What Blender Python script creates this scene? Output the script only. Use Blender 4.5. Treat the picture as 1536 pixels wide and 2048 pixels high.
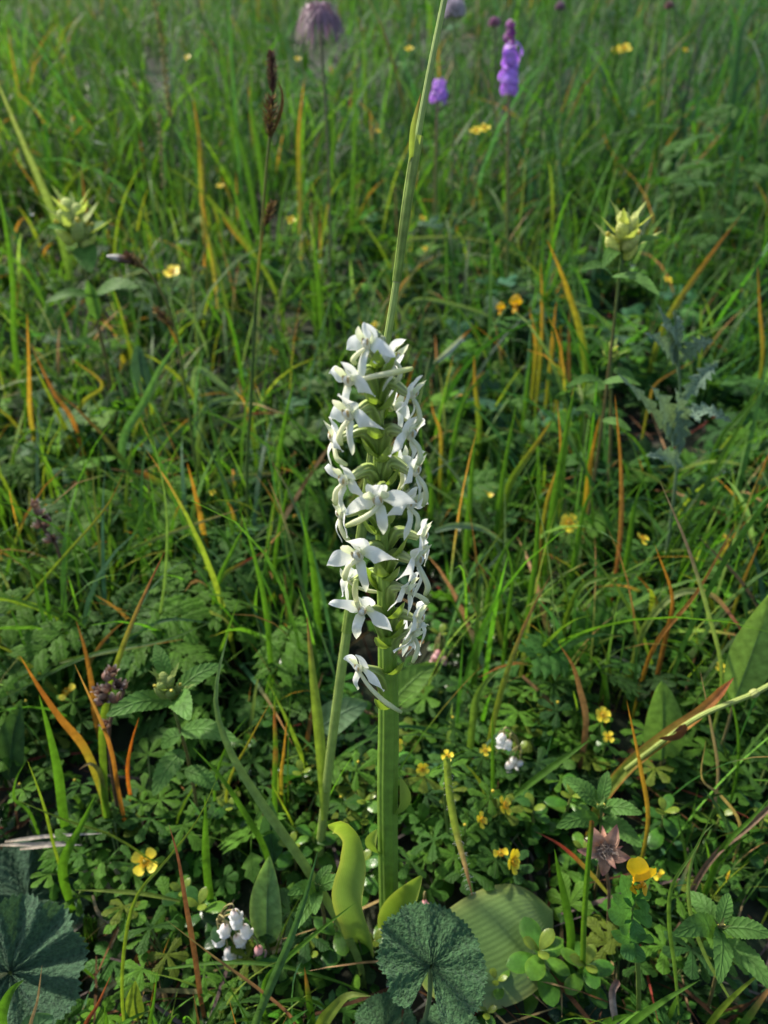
import bpy, math, random
import numpy as np
from mathutils import Vector, Matrix

# ------------------------------------------------------------------ reset
for o in list(bpy.data.objects):
    bpy.data.objects.remove(o, do_unlink=True)
SC = bpy.context.scene
COL = SC.collection
rng = np.random.default_rng(11)
random.seed(11)
R = math.radians
A = np.array

# ------------------------------------------------------------------ camera
PITCH = R(30.0)                       # below the horizontal
CAM = A([-0.0017, -0.197, 0.325])
FPX = 1539.0                          # focal length in photo pixels (1536 x 2048)
cam = bpy.data.cameras.new('camera')
cam.sensor_fit = 'VERTICAL'
cam.sensor_height = 34.6
cam.lens = 26.0
cam.clip_start = 0.005
cam.clip_end = 500.0
cam.dof.use_dof = True
cam.dof.focus_distance = 0.236
cam.dof.aperture_fstop = 12.5
co = bpy.data.objects.new('camera', cam)
COL.objects.link(co)
co.location = CAM
co.rotation_euler = (math.pi/2 - PITCH, 0, 0)
SC.camera = co

# ------------------------------------------------------------------ sky and sun
SUN_EL, SUN_AZ = R(46), R(-55)        # azimuth from +Y (behind the meadow) towards -X
w = bpy.data.worlds.new('World')
SC.world = w
w.use_nodes = True
wn = w.node_tree
wn.nodes.clear()
sky = wn.nodes.new('ShaderNodeTexSky')
sky.sky_type = 'NISHITA'
sky.sun_disc = False
sky.sun_elevation = SUN_EL
sky.sun_rotation = SUN_AZ
sky.air_density = 1.0
sky.dust_density = 2.5
bg = wn.nodes.new('ShaderNodeBackground')
bg.inputs['Strength'].default_value = 0.15
wo = wn.nodes.new('ShaderNodeOutputWorld')
wn.links.new(sky.outputs[0], bg.inputs[0])
wn.links.new(bg.outputs[0], wo.inputs[0])
sl = bpy.data.lights.new('sun', 'SUN')
sl.energy = 4.5
sl.angle = R(4.0)
sl.color = (1.0, 0.93, 0.80)
so = bpy.data.objects.new('sun', sl)
COL.objects.link(so)
sdir = Vector((math.sin(SUN_AZ)*math.cos(SUN_EL), math.cos(SUN_AZ)*math.cos(SUN_EL), math.sin(SUN_EL)))
so.rotation_euler = (-sdir).to_track_quat('-Z', 'Y').to_euler()
so.location = (-2, 4, 4)
SC.view_settings.view_transform = 'Standard'
SC.view_settings.look = 'None'
SC.view_settings.gamma = 1.0
SC.view_settings.use_curve_mapping = False
SC.view_settings.exposure = 0.8

# ------------------------------------------------------------------ terrain and picture rays
def gz(x, y):
    x = np.asarray(x, float); y = np.asarray(y, float)
    far = np.clip(y - 9.0, 0, None)
    s = 0.16*y - 0.16*far*far/(far + 30.0)
    n = (0.006*np.sin(x*21+1.3)*np.cos(y*17+.4) + 0.004*np.sin(x*47+y*31) + 0.0025*np.sin(x*90-y*75+2)
         + 0.02*np.sin(x*3.1+.5)*np.sin(y*2.7+1.0)*np.clip(np.abs(y)*1.2, 0, 1))
    return s + n - 0.0076

def ray(px, py):
    u = (px-768.0)/FPX; v = -(py-1024.0)/FPX
    c, s = math.cos(PITCH), math.sin(PITCH)
    return A([u, c+v*s, -s+v*c])

def at(px, py, y):
    d = ray(px, py)
    return CAM + d*((y-CAM[1])/d[1])

def on(px, py, h=0.0):
    d = ray(px, py); t = 0.05
    prev = t
    while t < 30:
        p = CAM + d*t
        if p[2] < gz(p[0], p[1]) + h:
            a, b = prev, t
            for _ in range(18):
                m = (a+b)/2; p = CAM+d*m
                if p[2] < gz(p[0], p[1]) + h: b = m
                else: a = m
            return CAM + d*b
        prev = t; t *= 1.03
    return CAM + d*6.0

def depth(p):
    q = A(p)-CAM
    return q[1]*math.cos(PITCH) - q[2]*math.sin(PITCH)

def mpx(p, n):                        # n photo pixels at point p, in metres
    return n*depth(p)/FPX

# ------------------------------------------------------------------ mesh building
def unit(v):
    v = np.asarray(v, float)
    return v/np.maximum(np.linalg.norm(v, axis=-1, keepdims=True), 1e-12)

def spline(ctrl, n):
    P = A(ctrl, float)
    if len(P) == 2:
        return P[0]+(P[1]-P[0])*np.linspace(0, 1, n)[:, None]
    k = np.r_[0, np.cumsum(np.maximum(np.linalg.norm(np.diff(P, axis=0), axis=1), 1e-9)**0.5)]
    k /= k[-1]
    M = np.gradient(P, k, axis=0)
    t = np.linspace(0, 1, n)
    i = np.clip(np.searchsorted(k, t, side='right')-1, 0, len(k)-2)
    h = (k[i+1]-k[i]); s = ((t-k[i])/h)[:, None]; h = h[:, None]
    return ((2*s**3-3*s**2+1)*P[i] + (s**3-2*s**2+s)*h*M[i] + (-2*s**3+3*s**2)*P[i+1] + (s**3-s**2)*h*M[i+1])

def colours(c, t):
    if isinstance(c, tuple):
        return np.tile(A(c, float), (len(t), 1))
    ts = [k[0] for k in c]; cs = A([k[1] for k in c], float)
    return np.stack([np.interp(t, ts, cs[:, j]) for j in range(3)], 1)

def quads(n, m, wrap=False):
    i = np.arange(n-1)[:, None]; j = np.arange(m if wrap else m-1)[None, :]
    j2 = (j+1) % m
    return np.stack([i*m+j+0*j, i*m+j2, (i+1)*m+j2, (i+1)*m+j], -1).reshape(-1, 4)

class MB:
    def __init__(s): s.V, s.F, s.C, s.U, s.n = [], [], [], [], 0
    def add(s, tpl):
        V, F, C, U = tpl
        s.V.append(V); s.F.append(F + s.n); s.C.append(C); s.U.append(U); s.n += len(V)
        return s
    def tpl(s):
        return (np.concatenate(s.V), np.concatenate(s.F), np.concatenate(s.C), np.concatenate(s.U))
    def mesh(s, name, mat, origin=(0, 0, 0)):
        V, F, C, U = s.tpl()
        V = V - A(origin)
        me = bpy.data.meshes.new(name)
        me.vertices.add(len(V)); me.vertices.foreach_set('co', V.astype(np.float32).ravel())
        F = F.astype(np.int32)
        me.loops.add(F.size); me.loops.foreach_set('vertex_index', F.ravel())
        me.polygons.add(len(F))
        me.polygons.foreach_set('loop_start', np.arange(0, F.size, 4, dtype=np.int32))
        me.polygons.foreach_set('loop_total', np.full(len(F), 4, np.int32))
        me.update(calc_edges=True)
        me.polygons.foreach_set('use_smooth', np.ones(len(F), bool))
        ca = me.color_attributes.new('Col', 'FLOAT_COLOR', 'POINT')
        ca.data.foreach_set('color', np.c_[C, np.ones(len(C))].astype(np.float32).ravel())
        uv = me.uv_layers.new(name='UVMap')
        uv.data.foreach_set('uv', U[F.ravel()].astype(np.float32).ravel())
        me.materials.append(mat)
        return me

def sheet(pts, W, prof, nrm, m=5, cup=0.2, col=(.1, .2, .03), teeth=None, ripple=0.0, rk=0, wave=0.0, edge=None, fold=0.0, ph=0.0):
    """A leaf: pts midrib (n,3), W full width, prof(t) 0..1, nrm rough normal."""
    n = len(pts); t = np.linspace(0, 1, n)
    T = unit(np.gradient(pts, axis=0))
    N0 = np.broadcast_to(A(nrm, float), (n, 3))
    S = unit(np.cross(N0, T)); N = unit(np.cross(T, S))
    wd = W/2*prof(t)
    sh = np.zeros(n)
    if teeth:
        k, a = teeth
        saw = (t*k) % 1.0
        wd = wd*(1-a*saw)
    s = np.linspace(-1, 1, m)
    off = cup*s[None, :]**2*wd[:, None] + fold*np.abs(s)[None, :]*wd[:, None]
    if ripple: off = off + ripple*W*np.cos(2*math.pi*rk*t[:, None] - 2.2*np.abs(s)[None, :])*np.abs(s)[None, :]**.6
    if wave: off = off + wave*W*np.sin(7*t[:, None]+ph+1.5*np.sign(s)[None, :])*np.abs(s)[None, :]**2
    V = pts[:, None, :] + S[:, None, :]*(wd[:, None]*s[None, :])[..., None] + N[:, None, :]*off[..., None]
    C = np.repeat(colours(col, t)[:, None, :], m, 1)
    if edge is not None:
        e = (np.abs(s)**6)[None, :, None]*np.ones((n, 1, 1))
        C = C*(1-e) + A(edge)*e
    U = np.stack([np.broadcast_to((s+1)/2, (n, m)), np.broadcast_to(t[:, None], (n, m))], -1)
    return V.reshape(-1, 3), quads(n, m), C.reshape(-1, 3), U.reshape(-1, 2)

def tube(pts, rad, sides=8, col=(.1, .2, .03), ridge=0.0, rk=5, flat=1.0):
    pts = A(pts, float); n = len(pts); t = np.linspace(0, 1, n)
    rad = np.broadcast_to(A(rad, float), (n,)) if np.ndim(rad) == 0 or len(np.atleast_1d(rad)) == n else np.interp(t, np.linspace(0, 1, len(rad)), rad)
    T = unit(np.gradient(pts, axis=0))
    ref = A([0.31, -0.93, 0.2]) if abs(T[:, 1]).mean() < .9 else A([1., 0.1, 0.2])
    S = unit(np.cross(np.broadcast_to(ref, (n, 3)), T)); N = np.cross(T, S)
    a = np.linspace(0, 2*math.pi, sides, endpoint=False)
    rr = 1+ridge*np.cos(rk*a)
    V = pts[:, None, :] + rad[:, None, None]*((np.cos(a)*rr)[None, :, None]*S[:, None, :] + flat*(np.sin(a)*rr)[None, :, None]*N[:, None, :])
    C = np.repeat(colours(col, t)[:, None, :], sides, 1)
    U = np.stack([np.broadcast_to(a/(2*math.pi), (n, sides)), np.broadcast_to(t[:, None], (n, sides))], -1)
    return V.reshape(-1, 3), quads(n, sides, True), C.reshape(-1, 3), U.reshape(-1, 2)

def capped(pts, rad, sides=8, **k):   # tube whose ends close
    pts = A(pts, float); n = len(pts)
    rad = np.interp(np.linspace(0, 1, n), np.linspace(0, 1, len(rad)), rad).copy()
    d0 = unit(pts[0]-pts[1]); d1 = unit(pts[-1]-pts[-2])
    P = np.concatenate([[pts[0]+d0*rad[0]*.5], pts, [pts[-1]+d1*rad[-1]*.5]])
    return tube(P, np.r_[rad[0]*.02, rad, rad[-1]*.02], sides, **k)

def blob(c, r, n=7, sides=8, col=(.1, .2, .03), pw=0.6, axis=(0, 0, 1)):
    """Ellipsoid bud: r = (radius, half length) along axis."""
    ax = unit(axis); t = np.linspace(-1, 1, n)
    P = A(c)+ax*(np.sin(t*math.pi/2)*r[1])[:, None]
    return tube(P, np.maximum(np.cos(t*math.pi/2)**pw*r[0], r[0]*.02), sides, col=col)

def lathe(prof, sides=12, col=(.8, .8, .8), lobes=0, la=0.0):
    P = A(prof, float); n = len(P); t = np.linspace(0, 1, n)
    a = np.linspace(0, 2*math.pi, sides, endpoint=False)
    V = np.stack([P[:, :1]*np.cos(a), P[:, :1]*np.sin(a), np.repeat(P[:, 1:2], sides, 1)], -1)
    if lobes: V[-1, :, 2] += la*np.cos(lobes*a); V[-1, :, :2] *= (1-0.15*np.cos(lobes*a))[:, None]
    C = np.repeat(colours(col, t)[:, None, :], sides, 1)
    U = np.stack([np.broadcast_to(a/6.28, (n, sides)), np.broadcast_to(t[:, None], (n, sides))], -1)
    return V.reshape(-1, 3), quads(n, sides, True), C.reshape(-1, 3), U.reshape(-1, 2)

def xf(tpl, M=None, loc=(0, 0, 0), s=1.0, tint=None):
    V, F, C, U = tpl
    V = V*s
    if M is not None: V = V @ A(M).T
    V = V + A(loc)
    if tint is not None: C = C*A(tint)
    return V, F, C, U

def frame(fwd, up):                   # columns x=fwd, y, z~up
    x = unit(fwd); z = unit(A(up)-np.dot(up, x)*x); y = np.cross(z, x)
    return np.stack([x, y, z], 1)

def rotz(a): c, s = math.cos(a), math.sin(a); return A([[c, -s, 0], [s, c, 0], [0, 0, 1.]])
def roty(a): c, s = math.cos(a), math.sin(a); return A([[c, 0, s], [0, 1, 0], [-s, 0, c]])
def rotx(a): c, s = math.cos(a), math.sin(a); return A([[1, 0, 0], [0, c, -s], [0, s, c]])

def scatter(tpl, M, s, loc, tint):
    V, F, C, U = tpl
    N = len(s); nv = len(V)
    VV = np.einsum('nij,vj->nvi', M, V)*s[:, None, None] + loc[:, None, :]
    FF = (F[None]+(np.arange(N)*nv)[:, None, None]).reshape(-1, 4)
    CC = np.clip(C[None]*tint[:, None, :], 0, 1)
    return VV.reshape(-1, 3), FF, CC.reshape(-1, 3), np.tile(U, (N, 1))

# profiles
def lanc(t): return np.clip(np.sin(math.pi*np.clip(t, 0, 1)**.75), 0, 1)**.85+.02
def ovat(t): return np.clip(np.sin(math.pi*np.clip(t, 0, 1)**.62), 0, 1)**.62+.015
def obov(t): return np.clip(np.sin(math.pi*np.clip(t, 0, 1)**1.35), 0, 1)**.6+.03
def strap(t): return np.clip(np.minimum(t*9+.45, (1-t)*3.2), 0, 1)**.7+.02
def grassp(t): return np.clip(np.minimum(.55+t*1.8, 1)*np.clip((1-t)*2.1, 0, 1)**.75, 0.02, 1)
def wedge(t): return np.clip(.18+t*1.15, 0, 1)*np.clip((1-t)*7, 0, 1)**.6+.02

# ------------------------------------------------------------------ objects
def origin_of(o):
    p = A([0., 0, 0])
    while o is not None:
        p = p+A(o.location); o = o.parent
    return p

def tag(o, label=None, cat=None, group=None, kind=None):
    if label: o['label'] = label
    if cat: o['category'] = cat
    if group: o['group'] = group
    if kind: o['kind'] = kind
    return o

def thing(name, label, cat, loc, group=None):
    o = bpy.data.objects.new(name, None)
    o.empty_display_size = 0.01
    COL.objects.link(o)
    o.location = loc
    return tag(o, label, cat, group)

def part(name, mb, mat, parent=None, loc=None):
    """World-space mesh under an unrotated parent (or top-level with origin loc)."""
    if isinstance(mb, tuple): mb = MB().add(mb)
    og = origin_of(parent) if parent is not None else (A(loc) if loc is not None else A([0., 0, 0]))
    o = bpy.data.objects.new(name, mb.mesh(name, mat, og))
    COL.objects.link(o)
    if parent is not None: o.parent = parent
    else: o.location = og
    return o

def inst(name, me, parent, loc, M=None, s=1.0):
    """Shared mesh placed under parent; loc in world space (parent unrotated)."""
    o = bpy.data.objects.new(name, me)
    COL.objects.link(o)
    m4 = Matrix.Identity(4)
    og = origin_of(parent) if parent is not None else A([0., 0, 0])
    M = np.eye(3) if M is None else A(M)
    for i in range(3):
        for j in range(3): m4[i][j] = float(M[i, j]*s)
        m4[i][3] = float(loc[i]-og[i])
    if parent is not None: o.parent = parent
    o.matrix_basis = m4
    return o

# ------------------------------------------------------------------ materials
MATS = {}
def leafmat(name, rough=.45, trans=.35, vein=None, vs=.5, hair=0.0, spec=.45, coat=0.0, tt=(1.25, 1.3, .55), nz=(.72, 1.25), nscale=260, stripe=0.0):
    m = bpy.data.materials.new(name); m.use_nodes = True
    nt = m.node_tree; nd = nt.nodes; L = nt.links
    nd.clear()
    out = nd.new('ShaderNodeOutputMaterial')
    at_ = nd.new('ShaderNodeAttribute'); at_.attribute_name = 'Col'
    tc = nd.new('ShaderNodeTexCoord')
    no = nd.new('ShaderNodeTexNoise'); no.inputs['Scale'].default_value = nscale; no.inputs['Detail'].default_value = 4
    L.new(tc.outputs['Object'], no.inputs['Vector'])
    mr = nd.new('ShaderNodeMapRange'); mr.inputs['From Min'].default_value = .3; mr.inputs['From Max'].default_value = .7
    mr.inputs['To Min'].default_value = nz[0]; mr.inputs['To Max'].default_value = nz[1]
    L.new(no.outputs['Fac'], mr.inputs['Value'])
    mul = nd.new('ShaderNodeMix'); mul.data_type = 'RGBA'; mul.blend_type = 'MULTIPLY'; mul.inputs[0].default_value = 1
    L.new(at_.outputs['Color'], mul.inputs[6]); L.new(mr.outputs[0], mul.inputs[7])
    colr = mul.outputs[2]
    p = nd.new('ShaderNodeBsdfPrincipled')
    p.inputs['Roughness'].default_value = rough
    p.inputs['Specular IOR Level'].default_value = spec
    p.inputs['Coat Weight'].default_value = coat
    p.inputs['Coat Roughness'].default_value = .25
    hgt = None
    if vein:
        uv = nd.new('ShaderNodeUVMap'); sp = nd.new('ShaderNodeSeparateXYZ')
        L.new(uv.outputs[0], sp.inputs[0])
        def math_(op, a, b=None):
            q = nd.new('ShaderNodeMath'); q.operation = op
            for i, v in enumerate((a, b)):
                if v is None: continue
                if isinstance(v, (int, float)): q.inputs[i].default_value = v
                else: L.new(v, q.inputs[i])
            return q.outputs[0]
        if vein == 'par':
            hgt = math_('SINE', math_('MULTIPLY', sp.outputs[0], 50.0 if name != 'orchid_leaf' else 120.0))
        elif vein == 'stripe':
            hgt = math_('SINE', math_('ADD', math_('MULTIPLY', sp.outputs[0], 37.7), math_('MULTIPLY', sp.outputs[1], 5.0)))
        else:
            ax = math_('ABSOLUTE', math_('SUBTRACT', sp.outputs[0], .5))
            side = math_('POWER', math_('ABSOLUTE', math_('SINE', math_('ADD', math_('MULTIPLY', sp.outputs[1], 22.0), math_('MULTIPLY', ax, -9.0)))), .35)
            mid = math_('MINIMUM', math_('MULTIPLY', ax, 14.0), 1.0)
            hgt = math_('MULTIPLY', side, mid)
        if stripe:
            mr2 = nd.new('ShaderNodeMapRange')
            mr2.inputs['From Min'].default_value = -1 if vein in ('par', 'stripe') else 0
            mr2.inputs['To Min'].default_value = 1-stripe; mr2.inputs['To Max'].default_value = 1+stripe*.6
            L.new(hgt, mr2.inputs['Value'])
            m2 = nd.new('ShaderNodeMix'); m2.data_type = 'RGBA'; m2.blend_type = 'MULTIPLY'; m2.inputs[0].default_value = 1
            L.new(colr, m2.inputs[6]); L.new(mr2.outputs[0], m2.inputs[7]); colr = m2.outputs[2]
    L.new(colr, p.inputs['Base Color'])
    norm = None
    if hgt is not None:
        b = nd.new('ShaderNodeBump'); b.inputs['Strength'].default_value = vs; b.inputs['Distance'].default_value = .0005
        L.new(hgt, b.inputs['Height']); norm = b.outputs[0]
    n2 = nd.new('ShaderNodeTexNoise'); n2.inputs['Scale'].default_value = 1100 if hair else 700; n2.inputs['Detail'].default_value = 3
    L.new(tc.outputs['Object'], n2.inputs['Vector'])
    b2 = nd.new('ShaderNodeBump'); b2.inputs['Strength'].default_value = hair if hair else .18; b2.inputs['Distance'].default_value = .0012 if hair else .0006
    L.new(n2.outputs['Fac'], b2.inputs['Height'])
    if norm is not None: L.new(norm, b2.inputs['Normal'])
    L.new(b2.outputs[0], p.inputs['Normal'])
    if hair:
        p.inputs['Sheen Weight'].default_value = .12
        p.inputs['Sheen Tint'].default_value = (.75, .9, .85, 1)
    tr = nd.new('ShaderNodeBsdfTranslucent')
    tm = nd.new('ShaderNodeMix'); tm.data_type = 'RGBA'; tm.blend_type = 'MULTIPLY'; tm.inputs[0].default_value = 1
    L.new(colr, tm.inputs[6]); tm.inputs[7].default_value = (*tt, 1)
    L.new(tm.outputs[2], tr.inputs['Color'])
    mx = nd.new('ShaderNodeMixShader'); mx.inputs[0].default_value = trans
    L.new(p.outputs[0], mx.inputs[1]); L.new(tr.outputs[0], mx.inputs[2])
    L.new(mx.outputs[0], out.inputs['Surface'])
    MATS[name] = m
    return m

GRASS = leafmat('grass_leaf', .45, .45, 'par', .35, stripe=.08, spec=.3)
LEAF = leafmat('soft_leaf', .55, .42, 'pin', .55, stripe=.10, spec=.14)
GLOSS = leafmat('glossy_leaf', .26, .3, 'pin', .07, spec=.22, stripe=.05)
ORCHL = leafmat('orchid_leaf', .30, .4, 'par', .09, stripe=.03, spec=.5, nz=(.85, 1.12), nscale=90)
HAIRY = leafmat('hairy_leaf', .8, .22, 'pin', .4, hair=1.0, spec=.15, stripe=.08, nz=(.6, 1.35), nscale=700)
STEM = leafmat('green_stem', .42, .15, 'par', .3, nz=(.82, 1.15))
OVARY = leafmat('ovary_stripe', .42, .2, 'stripe', .5, stripe=.28, nz=(.9, 1.1))
PETAL = leafmat('white_petal', .5, .42, 'par', .12, tt=(1, 1, .96), nz=(.93, 1.04), stripe=.02)
YELLOW = leafmat('yellow_petal', .42, .3, None, tt=(1.1, 1, .4), nz=(.85, 1.1))
MAUVE = leafmat('mauve_petal', .5, .35, None, tt=(1.1, 1, 1.1), nz=(.75, 1.2))
DRY = leafmat('dry_plant', .75, .15, 'par', .5, tt=(1.1, .95, .7), nz=(.6, 1.3), spec=.2)
DEW = bpy.data.materials.new('dew_water'); DEW.use_nodes = True
_p = DEW.node_tree.nodes['Principled BSDF']
_p.inputs['Transmission Weight'].default_value = 1; _p.inputs['IOR'].default_value = 1.33; _p.inputs['Roughness'].default_value = 0.02
SOIL = bpy.data.materials.new('soil_and_moss'); SOIL.use_nodes = True
nt = SOIL.node_tree
_p = nt.nodes['Principled BSDF']; _p.inputs['Roughness'].default_value = .95
tc = nt.nodes.new('ShaderNodeTexCoord'); no = nt.nodes.new('ShaderNodeTexNoise'); no.inputs['Scale'].default_value = 45; no.inputs['Detail'].default_value = 8
cr = nt.nodes.new('ShaderNodeValToRGB')
cr.color_ramp.elements[0].position = .35; cr.color_ramp.elements[0].color = (.016, .012, .008, 1)
cr.color_ramp.elements[1].position = .68; cr.color_ramp.elements[1].color = (.022, .04, .012, 1)
nt.links.new(tc.outputs['Object'], no.inputs['Vector']); nt.links.new(no.outputs['Fac'], cr.inputs[0]); nt.links.new(cr.outputs[0], _p.inputs['Base Color'])
bp = nt.nodes.new('ShaderNodeBump'); bp.inputs['Strength'].default_value = .8; bp.inputs['Distance'].default_value = .006
nt.links.new(no.outputs['Fac'], bp.inputs['Height']); nt.links.new(bp.outputs[0], _p.inputs['Normal'])

# palette (base colours)
FRESH = (.074, .178, .018); MID = (.043, .115, .018); DARK = (.022, .062, .014); YG = (.155, .225, .025); BLUE = (.045, .122, .05)
PALE = (.15, .24, .09); ORANGE = (.40, .17, .03); STRAW = (.42, .30, .14); BROWN = (.13, .06, .025); REDB = (.22, .05, .03); GREYB = (.16, .13, .11)

# ================================================================== SETTING
def make_ground():
    xs = np.unique(np.r_[np.linspace(-1.2, 1.2, 121), np.linspace(-60, -1.2, 40), np.linspace(1.2, 60, 40)])
    ys = np.unique(np.r_[np.linspace(-1.0, 2.5, 150), np.linspace(2.5, 90, 70), np.linspace(-40, -1, 20)])
    X, Y = np.meshgrid(xs, ys)
    V = np.stack([X, Y, gz(X, Y)], -1).reshape(-1, 3)
    n, m = X.shape
    t = (V, quads(n, m)[:, ::1], np.tile(A([.03, .03, .02]), (len(V), 1)), V[:, :2].copy())
    o = part('ground', t, SOIL)
    o['kind'] = 'structure'
make_ground()

# clearings: the sward is thin in front of and around the plants that stand in view
CLEAR = [(1020, 1890, 115, 125), (880, 1925, 135, 140), (50, 1880, 160, 210), (290, 1724, 42, 42), (465, 1860, 65, 75), (530, 1800, 48, 100), (700, 1775, 60, 140), (812, 1800, 50, 75),
         (775, 1620, 36, 280), (335, 1420, 150, 125), (220, 1395, 45, 65), (1205, 1692, 68, 62), (1280, 1745, 42, 48), (1262, 1860, 60, 110), (1440, 1865, 115, 115), (1095, 1935, 135, 105),
         (1200, 1610, 95, 90), (1325, 1440, 50, 90), (250, 520, 60, 40), (325, 635, 35, 35), (540, 300, 34, 210), (150, 470, 85, 110), (1250, 500, 90, 120), (1350, 750, 150, 190), (1020, 115, 45, 90),
         (640, 50, 65, 75), (880, 182, 36, 36), (1138, 1046, 36, 36), (975, 982, 36, 36), (90, 1050, 45, 60), (1000, 1650, 110, 120), (320, 90, 28, 110), (1285, 1078, 30, 30), (1015, 612, 45, 30),
         (345, 545, 32, 32), (1205, 1445, 40, 55), (760, 1050, 120, 420), (240, 1590, 70, 80), (905, 20, 30, 40), (990, 48, 20, 24), (1330, 1450, 160, 110), (745, 1930, 70, 60), (230, 1800, 130, 130), (60, 1570, 80, 60), (910, 1640, 40, 160)]
CLEAR_Y = None
LOW = {(1020, 1890), (880, 1925), (50, 1880), (1095, 1935), (290, 1724), (465, 1860), (530, 1800), (700, 1775), (812, 1800)}
def basept(px, py, k=.9):
    """A point on the ray of this pixel, k of the way to the ground it hits."""
    g = on(px, py, 0.0)
    return CAM+(g-CAM)*k
def project(P):
    q = P-CAM
    c, s_ = math.cos(PITCH), math.sin(PITCH)
    d = np.maximum(q[:, 1]*c-q[:, 2]*s_, 1e-3)
    return 768+FPX*q[:, 0]/d, 1024-FPX*(q[:, 1]*s_+q[:, 2]*c)/d
def clear_mask(P, soft=1.0):
    global CLEAR_Y
    if CLEAR_Y is None:
        CLEAR_Y = []
        for cx, cy, rx, ry in CLEAR:
            k = .985 if cy > 1250 else (.88 if cy > 650 else .76)
            CLEAR_Y.append(on(cx, cy-ry*.8)[1] if (cx, cy) in LOW else basept(cx, cy, k)[1])
    x, y = project(P); bad = np.zeros(len(P), bool)
    for (cx, cy, rx, ry), yl in zip(CLEAR, CLEAR_Y):
        bad |= (((x-cx)/rx)**2+((y-cy)/ry)**2 < soft) & (P[:, 1] < yl)
    return ~bad

# ------------------------------------------------------------------ grass (uncountable)
def blades(N, base, az, lean, curv, L, W, c0, c1, dry, S=6, m=2, roll=None):
    """Vectorised grass blades -> template. c0,c1 (N,3) base/tip colours; dry (N,) fraction of the tip that is straw."""
    t = np.linspace(0, 1, S+1)
    th = lean[:, None]+curv[:, None]*t[None, :]**1.6
    seg = L[:, None]/S
    dx = np.sin(th)*seg; dz = np.cos(th)*seg
    h = np.concatenate([np.zeros((N, 1)), np.cumsum(dx[:, :-1], 1)], 1); z = np.concatenate([np.zeros((N, 1)), np.cumsum(dz[:, :-1], 1)], 1)
    H = np.stack([np.sin(az), np.cos(az), 0*az], 1)
    P = base[:, None, :] + H[:, None, :]*h[..., None]; P[..., 2] += z
    T = H[:, None, :]*np.sin(th)[..., None]; T[..., 2] += np.cos(th)
    side0 = np.stack([np.cos(az), -np.sin(az), 0*az], 1)[:, None, :]
    nor = np.cross(side0, T)
    if roll is None: roll = rng.normal(0, .7, N)
    rl = (roll[:, None]*(0.4+t[None, :]))[..., None]
    Sd = side0*np.cos(rl)+nor*np.sin(rl)
    wd = (W[:, None]/2*grassp(t)[None, :])
    ss = np.linspace(-1, 1, m)
    V = P[:, :, None, :] + Sd[:, :, None, :]*(wd[:, :, None]*ss)[..., None]
    if m > 2:
        nn = np.cross(Sd, T)
        V = V + nn[:, :, None, :]*(wd[:, :, None]*np.abs(ss)*.35)[..., None]
    f = np.clip((t[None, :]-(1-dry[:, None]))/.12, 0, 1)[..., None]
    base_c = c0[:, None, :]*(1-t[None, :, None])+c1[:, None, :]*t[None, :, None]
    dc = A(ORANGE)*rng.uniform(.5, 1.0, (N, 1, 1))*(1-.3*rng.random((N, 1, 1))) + A(STRAW)*rng.uniform(0, .35, (N, 1, 1))
    C = base_c*(1-f)+dc*f
    C = np.repeat(C[:, :, None, :], m, 2)
    U = np.stack([np.broadcast_to((ss+1)/2, (N, S+1, m)), np.broadcast_to(t[None, :, None], (N, S+1, m))], -1)
    q = quads(S+1, m)
    F = (q[None]+(np.arange(N)*(S+1)*m)[:, None, None]).reshape(-1, 4)
    return V.reshape(-1, 3), F, C.reshape(-1, 3), U.reshape(-1, 2)

def mixcol(N, pal, wts, jit=.22):
    i = rng.choice(len(pal), N, p=A(wts)/sum(wts))
    return A(pal)[i]*np.exp(rng.normal(0, jit, (N, 1)))*np.exp(rng.normal(0, .08, (N, 3)))

def region(N, y0, y1, spread, pw=1.0):
    Yr = y0 + (y1-y0)*rng.random(N)**pw
    x = rng.uniform(-1, 1, N)*(spread*(Yr-CAM[1])+.06)
    return x, Yr

def tufted(x, y, k, sig):
    """Pull blades together into tufts."""
    n = len(x); c = rng.integers(0, n, n//k+1)
    pick = rng.integers(0, len(c), n)
    g = rng.random(n) < .7
    x = np.where(g, x[c][pick]+rng.normal(0, sig, n)*(1+.5*(y[c][pick])), x); y = np.where(g, y[c][pick]+rng.normal(0, sig, n), y)
    return x, y

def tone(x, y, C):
    """Patchy sward; further back, yellow backlight (left) and bluish shade (right) painted into colour."""
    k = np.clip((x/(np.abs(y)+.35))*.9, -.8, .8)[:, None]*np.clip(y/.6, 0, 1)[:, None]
    C = C*(1+k*A([-.60, -.20, .35]))  # painted light: luminous yellow on the left, blue shade on the right
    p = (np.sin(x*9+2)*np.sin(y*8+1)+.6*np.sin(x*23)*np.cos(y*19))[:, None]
    return C*(1+.18*p)

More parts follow.
